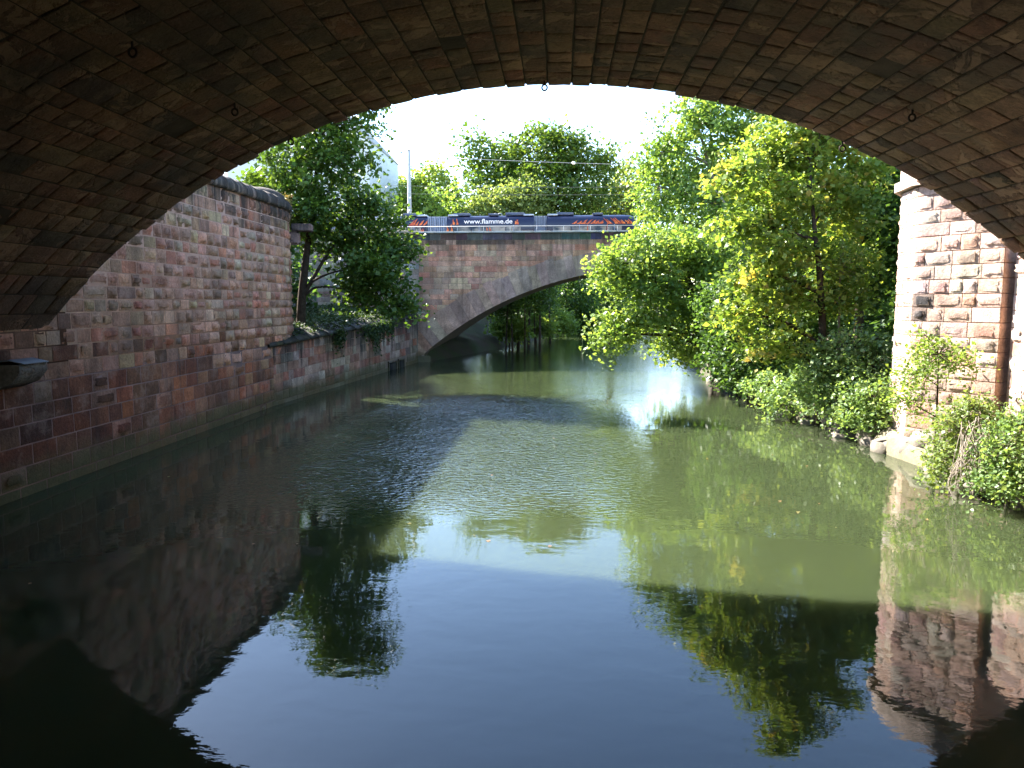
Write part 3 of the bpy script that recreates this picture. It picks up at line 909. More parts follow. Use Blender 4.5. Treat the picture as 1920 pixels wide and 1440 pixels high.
o = MB().box((0, 0, 0), (.22, .05, .85), None, .01).build('rust_plate', plain_mat('rust', (.22, .07, .03), .9, var=.3), ww)
p, t, n = wing_path(5.4); o.location = p + n * .06 + Vector((0, 0, 4.3)); o.rotation_euler = (0, 0, math.atan2(t.y, t.x))

# ------------------------------------------------------------------ tram
TY, RAIL = 58.6, 7.8
tr = empty('tram', (-5, TY + 1.15, RAIL), 'dark blue articulated tram with flame graphics and white web address', 'tram')
M['tram_blue'] = plain_mat('tram_paint', (.011, .014, .042), .3, 0, .1, 1, 0)
M['tram_grey'] = plain_mat('tram_bellows', (.20, .23, .29), .8, 0, .15, 3, .1)
M['tram_roof'] = plain_mat('tram_roof', (.10, .11, .15), .6, 0, .2, 3, .1)
M['white_letter'] = plain_mat('white_lettering', (.8, .8, .8), .5, 0, .03, 1, 0)
M['tram_int'] = plain_mat('tram_interior', (.22, .19, .16), .8, 0, .3, 2, 0)
def fire_mat():
    m, nt, bsdf, nd, lk = new_mat('flame_print')
    pos = nd.new('ShaderNodeNewGeometry').outputs['Position']
    lk.new(ramp(nt, noise(nt, pos, 3.2, 4, .6, 1.5), [(.35, (.22, .03, .015)), (.52, (.55, .10, .02)), (.68, (.75, .30, .06))]), bsdf.inputs['Base Color'])
    bsdf.inputs['Roughness'].default_value = .4
    return m
M['fire'] = fire_mat()
def tram_glass():
    m, nt, bsdf, nd, lk = new_mat('tram_window')
    pos = nd.new('ShaderNodeNewGeometry').outputs['Position']
    lk.new(ramp(nt, noise(nt, pos, 1.3, 3, .5), [(.38, (.04, .045, .045)), (.6, (.30, .26, .20))]), bsdf.inputs['Base Color'])
    bsdf.inputs['Roughness'].default_value = .05
    return m
M['tram_glass'] = tram_glass()
def tram_section(x0, x1, taper=0.0):
    """rounded body shell along x; taper > 0 rakes the right-hand nose"""
    half = 1.15
    prof = [(-half, .35), (-half, 2.55), (-half + .05, 2.9), (-half + .22, 3.18), (-half + .55, 3.33), (0, 3.38), (half - .55, 3.33), (half - .22, 3.18), (half - .05, 2.9), (half, 2.55), (half, .35)]
    xs = [x0 + .0, x0 + .12, x1 - .12, x1] if not taper else [x0, x0 + .12, x1 - taper, x1 - taper * .55, x1 - taper * .2, x1]
    V = []
    for i, x in enumerate(xs):
        k = 1.0
        if taper and i >= 3: k = (.965, .88, .70)[i - 3]
        for a, z in prof:
            sh = (z - .35) / 3.0 * taper * .45 * ((i - 2) / 3) if taper and i > 2 else 0
            kk = .985 if (i in (0,) or (not taper and i == 3)) else k
            V.append((x - sh, TY + half + a * kk, RAIL + .35 + (z - .35) * (1 - (1 - kk) * .35)))
    n = len(prof)
    F = [[i * n + a, i * n + (a + 1) % n, (i + 1) * n + (a + 1) % n, (i + 1) * n + a] for i in range(len(xs) - 1) for a in range(n)]
    ends = [list(range(n)), list(range((len(xs)) * n - 1, (len(xs) - 1) * n - 1, -1))]
    me = mesh_np('body_module', V, [np.array(F), np.array(ends)])
    o = link('body_module', me, M['tram_blue'], tr)
    return o
mods = [(-1.1, 6.35, 1.5), (-8.85, -2.05, 0), (-16.6, -10.4, 0), (-24.4, -18.0, 0)]
for i, (x0, x1, tp) in enumerate(mods):
    b = tram_section(x0, x1, tp)
    xx = x0 + .45
    end = x1 - (1.5 if tp else .45)
    k = 0
    ws = (1.45, 1.25, 1.45, 1.2)
    while xx + 1.0 < end + .01:
        w = min(ws[k % 4], end - xx)
        MB().box((xx + w / 2, TY - .004, RAIL + 1.75), (w - .09, .02, 1.35), None, .008).build('window', M['tram_glass'], tr)
        if k % 2 == 1:
            MB().box((xx + w / 2, TY - .012, RAIL + 1.62), (.05, .02, 1.9)).build('door_edge', M['tram_grey'], tr)
        xx += w; k += 1
    # roof equipment
    for bx, bw, bh in (((x0 + x1) / 2 - 2.3, 1.3, .2), ((x0 + x1) / 2 + .2, .8, .16), ((x0 + x1) / 2 + 1.9, 1.5, .22)):
        if bx - bw / 2 > x0 + .2 and bx + bw / 2 < x1 - (1.4 if tp else .2):
            MB().box((bx, TY + 1.0, RAIL + 3.38 + bh / 2 - .04), (bw, 1.3, bh), None, .03).build('roof_unit', M['tram_roof'], tr)
    for e in ((x0 + .45,) if tp else (x0 + .45, x1 - .45)):
        MB().box((e, TY + .85, RAIL + 3.36), (.8, 1.2, .12), None, .03).build('roof_fairing', M['metal_pale'], tr)
    for wx in (x0 + 1.4, x1 - (2.2 if tp else 1.4)):
        MB().tube([(wx, TY + .15, RAIL + .3), (wx, TY + .3, RAIL + .3)], .3, 14).build('wheel', M['iron'], tr)
for x0, x1 in ((-2.05, -1.1), (-10.4, -8.85), (-18.0, -16.6)):
    mb = MB(); nfold = 9
    for j in range(nfold):
        f0 = x0 + (x1 - x0) * j / nfold
        mb.box((f0 + (x1 - x0) / nfold / 2, TY + 1.15, RAIL + 1.78), ((x1 - x0) / nfold - .02, 2.16 if j % 2 else 2.05, 2.95), None, .02)
    mb.build('bellows', M['tram_grey'], tr)
mb = MB()
for cx in (-5.15, -4.75):
    mb.tube([(cx + .17 * math.cos(a), TY + .7, RAIL + 3.36 + .17 * math.sin(a)) for a in np.linspace(0, math.pi, 9)], .025, 6)
mb.build('roof_hoop', M['metal_pale'], tr, True)
def lettering(body, x0, width, z, h):
    cu = bpy.data.curves.new('lettering', 'FONT')
    cu.body = body
    cu.size = h; cu.extrude = .004; cu.offset = .006
    cu.align_x = 'LEFT'
    o = bpy.data.objects.new('lettering', cu)
    col.objects.link(o)
    cu.materials.append(M['white_letter'])
    bpy.context.view_layer.update()
    wdt = max(o.dimensions.x, .1)
    me = bpy.data.meshes.new_from_object(o.evaluated_get(bpy.context.evaluated_depsgraph_get()))
    bpy.data.objects.remove(o)
    o = bpy.data.objects.new('lettering', me); col.objects.link(o)
    if not me.materials: me.materials.append(M['white_letter'])
    o.parent = tr
    o.matrix_parent_inverse = Matrix.Translation(tr.location).inverted()
    o.location = (x0, TY - .012, z)
    o.rotation_euler = (math.pi / 2, 0, 0)
    o.scale = (width / wdt, 1, 1)
    return o
lettering('www.flamme.de', at(870, 418, TY).x, at(961, 418, TY).x - at(870, 418, TY).x, at(900, 419.2, TY).z, .50)
lettering('www.flamme.de', at(758, 418, TY).x - 3.84, 3.84, at(758, 419.2, TY).z, .50)
def flame(x0, x1, z0, z1, n, seed, lean=0.0):
    r = random.Random(seed)
    mb = MB()
    for i in range(n):
        cx = x0 + (x1 - x0) * (i + .5) / n + r.uniform(-.1, .1)
        w = (x1 - x0) / n * r.uniform(.7, 1.25); h = (z1 - z0) * r.uniform(.55, 1.0)
        L, Rr = [], []
        for j in range(7):
            q = j / 6
            wob = math.sin(q * 5 + r.uniform(0, 1)) * w * .16 + lean * q * h
            ww_ = w * .5 * (1 - q) ** .8 * (1 + .25 * math.sin(q * 7 + i))
            L.append((cx + wob - ww_, z0 + q * h)); Rr.append((cx + wob + ww_ + .01, z0 + q * h))
        d = TY - .010 - .003 * (i % 3)
        mb.prism(L + Rr[::-1], d, d + .002, 'y')
    return mb.build('flame_graphic', M['fire'], tr)
def px(u): return at(u, 415, TY).x
zb, zt = at(900, 421, TY).z, at(900, 409, TY).z
flame(px(850), px(861), zb, zt, 3, 1); flame(px(963), px(975), zb, zt, 3, 2)
flame(px(838), px(846), zb - .55, zb + .1, 2, 3)
flame(px(905), px(922), zb - .5, zb - .05, 3, 8)
flame(px(1072), px(1128), zb, zt - .1, 7, 4, 1.4); flame(px(1100), px(1106), zb - .7, zb + .1, 2, 5); flame(px(1136), px(1142), zb - .7, zb + .2, 2, 6)
flame(px(1140), px(1166), zb, zt + .05, 5, 7, -.9); flame(px(1166), px(1190), zb, zt - .1, 5, 9, -.8)
flame(px(765), px(796), zb - .05, zt, 6, 10, 1.0); flame(px(786), px(796), zb - .5, zb - .2, 3, 11)

# mast and overhead lines
ms = empty('tram_mast', (at(768, 400, 62).x, 62, 7.8), 'tall grey concrete mast rising behind the tram', 'mast')
mx_, mzt = ms.location.x, at(768, 282, 62).z
MB().tube([(mx_, 62, 7.8), (mx_, 62, 12.1), (mx_, 62, mzt)], [.19, .165, .13], 12).build('pole', M['mast'], ms, True)
MB().tube([(mx_, 62, 11.85), (mx_, 62, 12.0)], [.19, .19], 12).build('band', M['mast'], ms, True)
MB().tube([(mx_, 62, mzt - .02), (mx_, 62, mzt + .05)], [.145, .14], 12).build('mast_cap', M['mast'], ms, True)
M['cable'] = plain_mat('cable', (.12, .12, .12), .6, 0, .1, 2, 0)
def wire(name, label, a, b, sag, r=.016, ins=None):
    w = empty(name, a, label, 'wire')
    a, b = Vector(a), Vector(b)
    MB().tube([a.lerp(b, q) - Vector((0, 0, sag * 4 * q * (1 - q))) for q in np.linspace(0, 1, 13)], r, 5).build('cable', M['metal_pale'] if ins else M['cable'], w, True)
    if ins is not None:
        c = a.lerp(b, ins) - Vector((0, 0, sag * 4 * ins * (1 - ins)))
        MB().tube([c + Vector((-.16, 0, 0)), c + Vector((-.1, 0, 0)), c + Vector((.1, 0, 0)), c + Vector((.16, 0, 0))], [.05, .13, .13, .05], 8).build('insulator', M['render'], w, True)
wire('span_wire', 'pale span wire with white insulator in front of the large tree', at(862, 297, 66), at(1200, 309, 66), .05, .015, .635)
wire('contact_wire', 'faint upper tram wire running above the tram', at(690, 347, 60), at(1250, 350, 60), .1, .012)
wire('contact_wire', 'lower faint tram wire close above the tram roof', at(690, 362, 60), at(1250, 364, 60), .1, .012)

# ------------------------------------------------------------------ white house behind the left tree
hs_ = empty('gabled_house', (-21, 78, 7), 'tall white rendered house behind the terrace tree', 'house')
hx0, hx1, hy = at(425, 300, 78).x, at(692, 300, 78).x, 78
ze, zr = at(692, 262, 78).z, at(560, 110, 78).z
xr_ = (hx0 + hx1) / 2
MB().prism([(hx0, 6), (hx1, 6), (hx1, ze), (xr_, zr), (hx0, ze)], hy, hy + 14, 'y').build('wall', M['render'], hs_)
mb = MB()
for sx, xa in ((1, hx1), (-1, hx0)):
    mb.prism([(xa + sx * .05, ze - .06), (xa + sx * .05, ze + .04), (xr_, zr + .14), (xr_, zr + .03)], hy - .02, hy + 14.1, 'y')
mb.build('roof', M['rooftile'], hs_)
for (u0, v0, u1, v1) in ((636, 335, 662, 362), (560, 335, 585, 362), (640, 385, 664, 415), (560, 385, 585, 415), (636, 285, 660, 312), (560, 285, 585, 312), (470, 335, 495, 362), (600, 235, 622, 260)):
    a, b = at(u0, v1, hy), at(u1, v0, hy)
    w = MB().box(((a.x + b.x) / 2, hy - .01, (a.z + b.z) / 2), (b.x - a.x, .06, b.z - a.z)).build('window', M['glass'], hs_)
    mb = MB()
    for xx in (a.x, (a.x + b.x) / 2, b.x): mb.box((xx, hy - .06, (a.z + b.z) / 2), (.13, .08, b.z - a.z + .13))
    for zz in (a.z, b.z): mb.box(((a.x + b.x) / 2, hy - .06, zz), (b.x - a.x + .4, .09, .13))
    f = mb.build('window_frame', M['metal_pale'], w)

# ------------------------------------------------------------------ vegetation
def leaf_mesh(name, P, nrm, size, tint, rs):
    """one folded, pointed leaf (two triangles) per point"""
    n = len(P)
    d = rs.normal(size=(n, 3)); d -= nrm * (d * nrm).sum(1)[:, None]
    d /= np.linalg.norm(d, axis=1)[:, None] + 1e-9
    s = np.cross(nrm, d)
    L = size * rs.uniform(.5, 1.5, n)
    W = L * rs.uniform(.36, .52, n)
    fold = nrm * (L * rs.uniform(-.05, .22, n))[:, None]
    base = P - d * (L * .5)[:, None]; tip = P + d * (L * .5)[:, None] - fold * .5
    a = P + s * W[:, None] + fold - d * (L * .06)[:, None]; b = P - s * W[:, None] + fold - d * (L * .06)[:, None]
    V = np.stack([base, a, tip, b], 1).reshape(-1, 3)
    i = np.arange(n) * 4
    T = np.concatenate([np.stack([i, i + 1, i + 2], 1), np.stack([i, i + 2, i + 3], 1)])
    return mesh_np(name, V, T, False, attr=np.repeat(tint, 4))

def foliage(lobes, n_leaves, leaf, rs, clump_r=.42, per_clump=26, flat=.5, shell=.45, tint_bias=0.0):
    """leaves in sprays spread through a set of ellipsoid lobes; returns points, normals, tints, clump centres"""
    vol = np.array([(l[1][0] * l[1][1] * l[1][2]) ** (2 / 3) for l in lobes])
    nc = np.maximum(3, (n_leaves / per_clump * vol / vol.sum())).astype(int)
    CC, LI = [], []
    for k, ((c, r), m) in enumerate(zip(lobes, nc)):
        d = rs.normal(size=(m, 3)); d /= np.linalg.norm(d, axis=1)[:, None]
        rad = shell + (1.05 - shell) * rs.uniform(0, 1, m) ** .6
        wob = 1 + .22 * np.sin(d[:, 0] * 5 + k) * np.cos(d[:, 2] * 4 + 2 * k) + rs.normal(0, .07, m)
        CC.append(np.asarray(c) + d * np.asarray(r) * (rad * wob)[:, None]); LI += [k] * m
    CC = np.concatenate(CC)
    m = len(CC)
    k = rs.integers(int(per_clump * .6), int(per_clump * 1.4) + 1, m)
    idx = np.repeat(np.arange(m), k)
    n = len(idx)
    cr = clump_r * rs.uniform(.6, 1.5, m)
    tiltd = rs.normal(size=(m, 3)) * .45 + np.array([0, 0, 1.0]); tiltd /= np.linalg.norm(tiltd, axis=1)[:, None]
    off = np.clip(rs.normal(size=(n, 3)), -1.7, 1.7) * cr[idx][:, None]
    tn = tiltd[idx]
    off -= tn * ((off * tn).sum(1) * (1 - flat))[:, None]
    # the sprays droop at their rims
    off[:, 2] -= (off[:, 0] ** 2 + off[:, 1] ** 2) * .35 / max(clump_r, .1) * .4
    P = CC[idx] + off
    nr = tn + rs.normal(size=(n, 3)) * .55; nr /= np.linalg.norm(nr, axis=1)[:, None]
    tint = np.clip(.5 + tint_bias + rs.normal(0, .17, m)[idx] + rs.normal(0, .13, n), 0, 1)
    return P, nr, tint, CC, np.array(LI)

def limb(mb, a, b, ra, rb, rnd, sag=.1, n=6, k=5):
    a, b = Vector(a), Vector(b)
    L = (b - a).length
    w = Vector((rnd.gauss(0, 1), rnd.gauss(0, 1), rnd.gauss(0, .7))) * L * .085
    pts, rr = [], []
    for i in range(k + 1):
        q = i / k
        pts.append(a.lerp(b, q) + w * math.sin(q * math.pi) + Vector((0, 0, L * sag * math.sin(q * math.pi))))
        rr.append(ra + (rb - ra) * q)
    mb.tube(pts, rr, n, False)
    return pts

def tree(name, label, cat, trunk, trad, lobes, n_leaves, leaf, mat, bark, seed, group=None, clump_r=.42, per_clump=26, twigs=.5, shell=.45, flat=.5, tint_bias=0.0, boughs=()):
    rs, rnd = np.random.default_rng(seed), random.Random(seed)
    root = empty(name, trunk[0], label, cat, group)
    P, nr, tint, CC, LI = foliage(lobes, n_leaves, leaf, rs, clump_r, per_clump, flat, shell, tint_bias)
    mb = MB()
    if trunk and len(trunk) > 1:
        # smooth the trunk a little and flare its foot
        tp = []
        for i in range(len(trunk) - 1):
            for q in (0, .25, .5, .75): tp.append(Vector(trunk[i]).lerp(Vector(trunk[i + 1]), q))
        tp.append(Vector(trunk[-1]))
        for _ in range(2): tp = [tp[0]] + [(tp[i - 1] + tp[i] * 2 + tp[i + 1]) / 4 for i in range(1, len(tp) - 1)] + [tp[-1]]
        rr = [trad * (1 - .82 * i / (len(tp) - 1)) * (1.35 if i == 0 else 1) for i in range(len(tp))]
        mb.tube(tp, rr, 9)
        trunk_o = mb.build('trunk', bark, root, True)
        mb = MB()
    else:
        tp, rr = [Vector(trunk[0])], [trad]
    for bp, br in boughs:                       # main boughs with their own course
        q = []
        for i in range(len(bp) - 1):
            for f in (0, .33, .67): q.append(Vector(bp[i]).lerp(Vector(bp[i + 1]), f) + Vector((rnd.gauss(0, .04), rnd.gauss(0, .04), rnd.gauss(0, .05))) * (1 if i else 0))
        q.append(Vector(bp[-1]))
        for _ in range(2): q = [q[0]] + [(q[i - 1] + q[i] * 2 + q[i + 1]) / 4 for i in range(1, len(q) - 1)] + [q[-1]]
        qr = [br * (1 - .75 * i / (len(q) - 1)) for i in range(len(q))]
        mb.tube(q, qr, 8)
        tp += q[2:]; rr += qr[2:]
    for k, (c, r) in enumerate(lobes):
        c = Vector(c)
        # leave the trunk somewhat below the lobe
        best = min(range(len(tp)), key=lambda i: (tp[i] - c).length + (2.5 if tp[i].z > c.z - .15 * abs((tp[i] - c).length) else 0))
        ra = min(rr[best] * .7, .05 + .018 * (c - tp[best]).length)
        pts = limb(mb, tp[best], c, ra, ra * .35, rnd, .06)
        mine = CC[LI == k]
        sel = mine[rs.permutation(len(mine))[:max(2, int(len(mine) * twigs))]]
        for q in sel:
            q = Vector(q)
            st = min(pts[1:], key=lambda p_: (p_ - q).length)
            limb(mb, st, q, max(.012, ra * .28), .006, rnd, .04, 4, 3)
    mb.build('branches', bark, trunk_o, True)
    me = leaf_mesh('crown', P, nr, leaf, tint, rs)
    link('crown', me, mat, root)
    return root

def lobe(u, v, y, ru, rv, ry=None):
    k = y / F_PX
    c = at(u, v, y)
    return (tuple(c), (ru * k, ry if ry else (ru + rv) * .5 * k, rv * k))

# tree on the quay terrace
b0 = at(562, 606, 37.5); b0.z = gh(b0.x, b0.y) - .1
tree('terrace_tree', 'dark leafy maple growing on the quay terrace, its boughs hanging towards the river', 'tree',
     [b0, at(566, 555, 37.6), at(574, 480, 37.6), at(585, 400, 37.8), at(596, 300, 38), at(600, 250, 38)], .26,
     [lobe(600, 268, 38, 85, 45), lobe(520, 330, 38, 65, 48), lobe(645, 300, 38, 62, 42), lobe(560, 400, 38.6, 50, 50), lobe(655, 375, 38.5, 72, 38), lobe(690, 420, 38.5, 75, 42),
      lobe(632, 450, 38.6, 56, 36), lobe(715, 478, 38.2, 62, 34), lobe(672, 530, 37.8, 50, 30), lobe(705, 540, 37.4, 68, 42), lobe(745, 575, 37.4, 44, 24), lobe(755, 455, 39, 38, 22), 
      lobe(690, 240, 38, 22, 18), lobe(625, 205, 38, 66, 40), lobe(660, 165, 38, 32, 26), lobe(700, 195, 38, 20, 26), lobe(590, 175, 38, 40, 24), lobe(580, 395, 36.8, 42, 36), lobe(572, 335, 36.8, 44, 34), lobe(700, 500, 37, 60, 30)],
     24000, .215, M['maple'], M['bark'], 101, clump_r=.40, per_clump=32, flat=.35, shell=.35,
     boughs=[([at(567, 556, 37.6), at(590, 518, 37.7), at(612, 478, 38), at(640, 440, 38.2), at(680, 415, 38.4)], .12),
             ([at(566, 562, 37.6), at(585, 540, 37.5), at(612, 536, 37.4), at(650, 545, 37.2), at(705, 545, 37.2)], .075),
             ([at(570, 540, 37.6), at(596, 520, 37.5), at(625, 512, 37.4), at(680, 495, 37.4), at(730, 480, 37.8)], .07)])

# right bank trees
b0 = at(1338, 705, 42); b0.z = gh(b0.x + .4, b0.y) - .3; b0.x += .4
tree('leaning_waterside_tree', 'bright green maple leaning out over the water in front of the far bridge', 'tree',
     [b0, at(1318, 640, 41.5), at(1300, 560, 41), at(1285, 490, 40.5)], .3,
     [lobe(1265, 460, 40.5, 95, 42), lobe(1195, 480, 40, 62, 36), lobe(1160, 520, 40, 42, 30), lobe(1230, 535, 40, 70, 40), lobe(1300, 530, 40.5, 62, 55), lobe(1170, 590, 39.8, 56, 22), lobe(1150, 628, 39.6, 34, 36), lobe(1195, 612, 39.6, 22, 24),
      lobe(1255, 595, 40.2, 50, 26), lobe(1290, 640, 40.6, 55, 40), lobe(1330, 600, 41, 45, 50), lobe(1250, 650, 40.6, 30, 18), lobe(1330, 470, 41, 55, 45), lobe(1130, 488, 39.8, 22, 16)],
     19500, .20, M['bright'], M['bark'], 102, clump_r=.40, per_clump=36, flat=.32, shell=.3, tint_bias=.05)
b0 = at(1375, 690, 46); b0.z = gh(b0.x, b0.y) - .2
tree('tall_bank_tree', 'tall green tree standing behind the yellowing maple on the right bank', 'tree',
     [b0, at(1370, 560, 46), at(1355, 440, 46), at(1335, 330, 46), at(1310, 240, 46)], .34,
     [lobe(1290, 225, 46, 52, 40), lobe(1350, 235, 46, 70, 45), lobe(1240, 285, 46, 48, 40), lobe(1300, 300, 46.5, 75, 50), lobe(1235, 350, 46, 48, 46), lobe(1320, 380, 46.5, 80, 55), lobe(1245, 410, 46, 50, 36), lobe(1390, 320, 47, 60, 60), lobe(1370, 450, 47, 70, 60), lobe(1330, 200, 46, 34, 22), lobe(1420, 260, 47, 60, 50), lobe(1345, 165, 46, 55, 34), lobe(1400, 190, 46.5, 60, 44), lobe(1375, 130, 46, 34, 24)],
     21000, .215, M['bright'], M['bark_pale'], 103, clump_r=.46, per_clump=36, flat=.35, shell=.3, tint_bias=-.08)
b0 = at(1545, 690, 27.4); b0.z = gh(b0.x, b0.y) - .1
tree('yellowing_maple', 'yellow-green maple with slender dark trunk on the right bank', 'tree',
     [b0, at(1543, 600, 27.3), at(1536, 500, 27.3), at(1524, 400, 27.5), at(1518, 300, 28.2)], .17,
     [lobe(1440, 275, 28.6, 70, 40), lobe(1530, 300, 29, 80, 48), lobe(1395, 330, 28.2, 52, 42), lobe(1480, 370, 28.6, 85, 50), lobe(1405, 420, 28, 58, 36), lobe(1470, 460, 28, 80, 46), lobe(1570, 400, 29.4, 75, 55), lobe(1415, 520, 27.8, 62, 32),
      lobe(1480, 560, 27.8, 68, 40), lobe(1400, 590, 27.8, 52, 26), lobe(1450, 640, 27.6, 66, 34), lobe(1590, 500, 29.4, 60, 50), lobe(1610, 330, 29.6, 50, 44), lobe(1555, 240, 29.2, 50, 36), lobe(1500, 220, 28.8, 66, 42), lobe(1560, 170, 29, 56, 44), lobe(1520, 120, 29, 40, 36), lobe(1620, 240, 29.4, 50, 40)],
     22000, .185, M['yellow'], M['bark'], 104, clump_r=.34, per_clump=36, flat=.32, shell=.3, tint_bias=.04)
b0 = at(1612, 640, 31); b0.z = gh(b0.x, b0.y) - .1
tree('shaded_bank_tree', 'dark green tree close beside the sunlit pier', 'tree',
     [b0, at(1612, 540, 31), at(1618, 430, 31.2), at(1630, 350, 31.4)], .22,
     [lobe(1640, 350, 31.5, 60, 50), lobe(1650, 430, 31.5, 50, 55), lobe(1600, 420, 32, 60, 60), lobe(1645, 520, 32, 45, 50), lobe(1590, 540, 32.5, 50, 50), lobe(1670, 300, 32, 60, 50), lobe(1700, 400, 33, 60, 70)],
     15000, .17, M['shade'], M['bark'], 105, clump_r=.34, per_clump=24)
b0 = at(1575, 650, 27.2); b0.z = gh(b0.x, b0.y) - .1
tree('slender_sapling', 'slender pale-stemmed sapling between the maple trunk and the pier', 'tree',
     [b0, at(1574, 560, 27.3), at(1577, 470, 27.4)], .06,
     [lobe(1580, 500, 27.4, 36, 40), lobe(1600, 560, 27.6, 32, 30), lobe(1560, 560, 27.5, 26, 26)], 2600, .13, M['yellow'], M['bark_pale'], 106, clump_r=.26, per_clump=20)
b0 = at(1430, 690, 33); b0.z = gh(b0.x, b0.y) - .1
tree('bank_understorey_tree', 'low dark tree filling the bank below the yellowing maple', 'tree',
     [b0, at(1425, 600, 33.2), at(1420, 520, 33.4)], .13,
     [lobe(1400, 640, 33, 60, 45), lobe(1360, 660, 34, 45, 40), lobe(1480, 640, 33.5, 60, 45), lobe(1420, 560, 34, 70, 50), lobe(1360, 570, 35, 50, 50), lobe(1520, 580, 34, 50, 50)], 11000, .17, M['shade'], M['bark'], 107, clump_r=.34, per_clump=22)
# bare leaning limbs seen against the leaves
dd = empty('dead_limb', at(1400, 520, 44), 'bare pale dead limb among the right bank trees', 'branch')
mb = MB(); rnd = random.Random(7)
limb(mb, at(1440, 620, 44), at(1385, 430, 43.5), .12, .07, rnd); limb(mb, at(1385, 430, 43.5), at(1335, 350, 43), .07, .02, rnd); limb(mb, at(1390, 440, 43.5), at(1350, 400, 43), .045, .012, rnd); limb(mb, at(1400, 470, 43.5), at(1400, 390, 43), .04, .012, rnd)
mb.build('wood', M['deadwood'], dd, True)

# trees beyond the far bridge, above the tram
def back_tree(name, label, u, y, lobes, n, leaf, mat, seed, tb=0.0, cr=.8):
    b = at(u, 420, y); b.z = 6.5
    top = Vector(lobes[0][0])
    tree(name, label, 'tree', [b, (b.x, y, 10), (b.x + (top.x - b.x) * .5, y, (10 + top.z) / 2), tuple(top)], .45, lobes, n, leaf, mat, M['bark'], seed, 'trees beyond the far bridge', clump_r=cr, per_clump=24, twigs=.25, tint_bias=tb)
back_tree('park_tree', 'large rounded tree towering behind the middle of the tram', 1010, 84,
    [lobe(1020, 290, 84, 75, 42), lobe(960, 300, 84, 65, 34), lobe(1085, 300, 84, 52, 40), lobe(930, 355, 83, 60, 46), lobe(1000, 360, 82, 80, 50), lobe(1080, 365, 83, 66, 46), lobe(890, 265, 84, 24, 18), lobe(885, 300, 84, 20, 14), lobe(1020, 248, 84, 40, 14), lobe(1140, 300, 85, 26, 22), lobe(1060, 255, 84, 24, 14)], 21000, .36, M['maple'], 111, .18)
back_tree('park_tree', 'silvery grey-green tree just above the white web address', 940, 78,
    [lobe(930, 385, 78, 58, 30), lobe(985, 370, 78, 45, 34), lobe(900, 395, 78, 36, 20)], 6500, .28, M['pale'], 112, .05, .6)
back_tree('park_tree', 'rounded light green tree right of the concrete mast', 815, 88,
    [lobe(815, 345, 88, 42, 36), lobe(790, 375, 88, 44, 36), lobe(840, 380, 88, 30, 30)], 7000, .34, M['bright'], 113, .1)
back_tree('park_tree', 'low light green trees left of the concrete mast', 735, 95,
    [lobe(735, 362, 95, 50, 34), lobe(710, 385, 95, 40, 34), lobe(760, 385, 95, 40, 30)], 7000, .36, M['bright'], 114, .2)
back_tree('park_tree', 'pale feathery tree above the front end of the tram', 1150, 92,
    [lobe(1150, 370, 92, 40, 36), lobe(1175, 340, 93, 34, 34), lobe(1120, 395, 92, 30, 20), lobe(1185, 390, 92, 40, 34)], 7000, .34, M['pale'], 115, .2)
back_tree('park_tree', 'tree behind the bright maple crown, right of the tram front', 1290, 90,
    [lobe(1240, 350, 90, 60, 60), lobe(1330, 380, 90, 80, 60), lobe(1420, 350, 92, 80, 70)], 9000, .36, M['maple'], 116, .1)

# thicket on the left bank beyond the far bridge, seen through its arch
for i, (u, y, rad, top) in enumerate(((962, 70, .12, 5.4), (972, 73, .17, 6.5), (984, 72, .10, 6), (991, 76, .18, 7), (1012, 79, .15, 7), (948, 69, .10, 5), (1032, 84, .16, 7), (1003, 75, .08, 6))):
    b = at(u, 600, y); b.z = gh(b.x, b.y) - .1
    rnd = random.Random(200 + i)
    tx = [rnd.uniform(-.4, .4) for _ in range(6)]
    lean = at(u + rnd.uniform(-6, 6), 520, y).x - b.x
    h = top + 4
    tree('thicket_tree', ('slim straight trunk at the left edge', 'second trunk from the left', 'thin trunk between two thicker ones', 'thick trunk in the middle', 'tree right of the thick middle trunk', 'leftmost small tree by the slope', 'rightmost tree by the water', 'thin pole-like stem beside the thick trunk')[i] + ' of the thicket seen through the far arch', 'tree',
         [b, (b.x + lean * .3 + .1 * tx[0], y, b.z + h * .35), (b.x + lean * .7 + .2 * tx[1], y, b.z + h * .7), (b.x + lean, y, b.z + h)], rad,
         [((b.x + rnd.uniform(-1.2, 1.2), y + rnd.uniform(-1, 1), b.z + h * rnd.uniform(.75, 1.0)), (1.9, 1.9, 1.5)), ((b.x + rnd.uniform(-1.5, 1.5), y + rnd.uniform(-1, 1), b.z + h * rnd.uniform(.5, .7)), (1.5, 1.5, 1.0))],
         2300, .24, M['shade'], M['bark'], 210 + i, 'thicket beyond the far arch', clump_r=.45, per_clump=22, twigs=.3, tint_bias=.0)
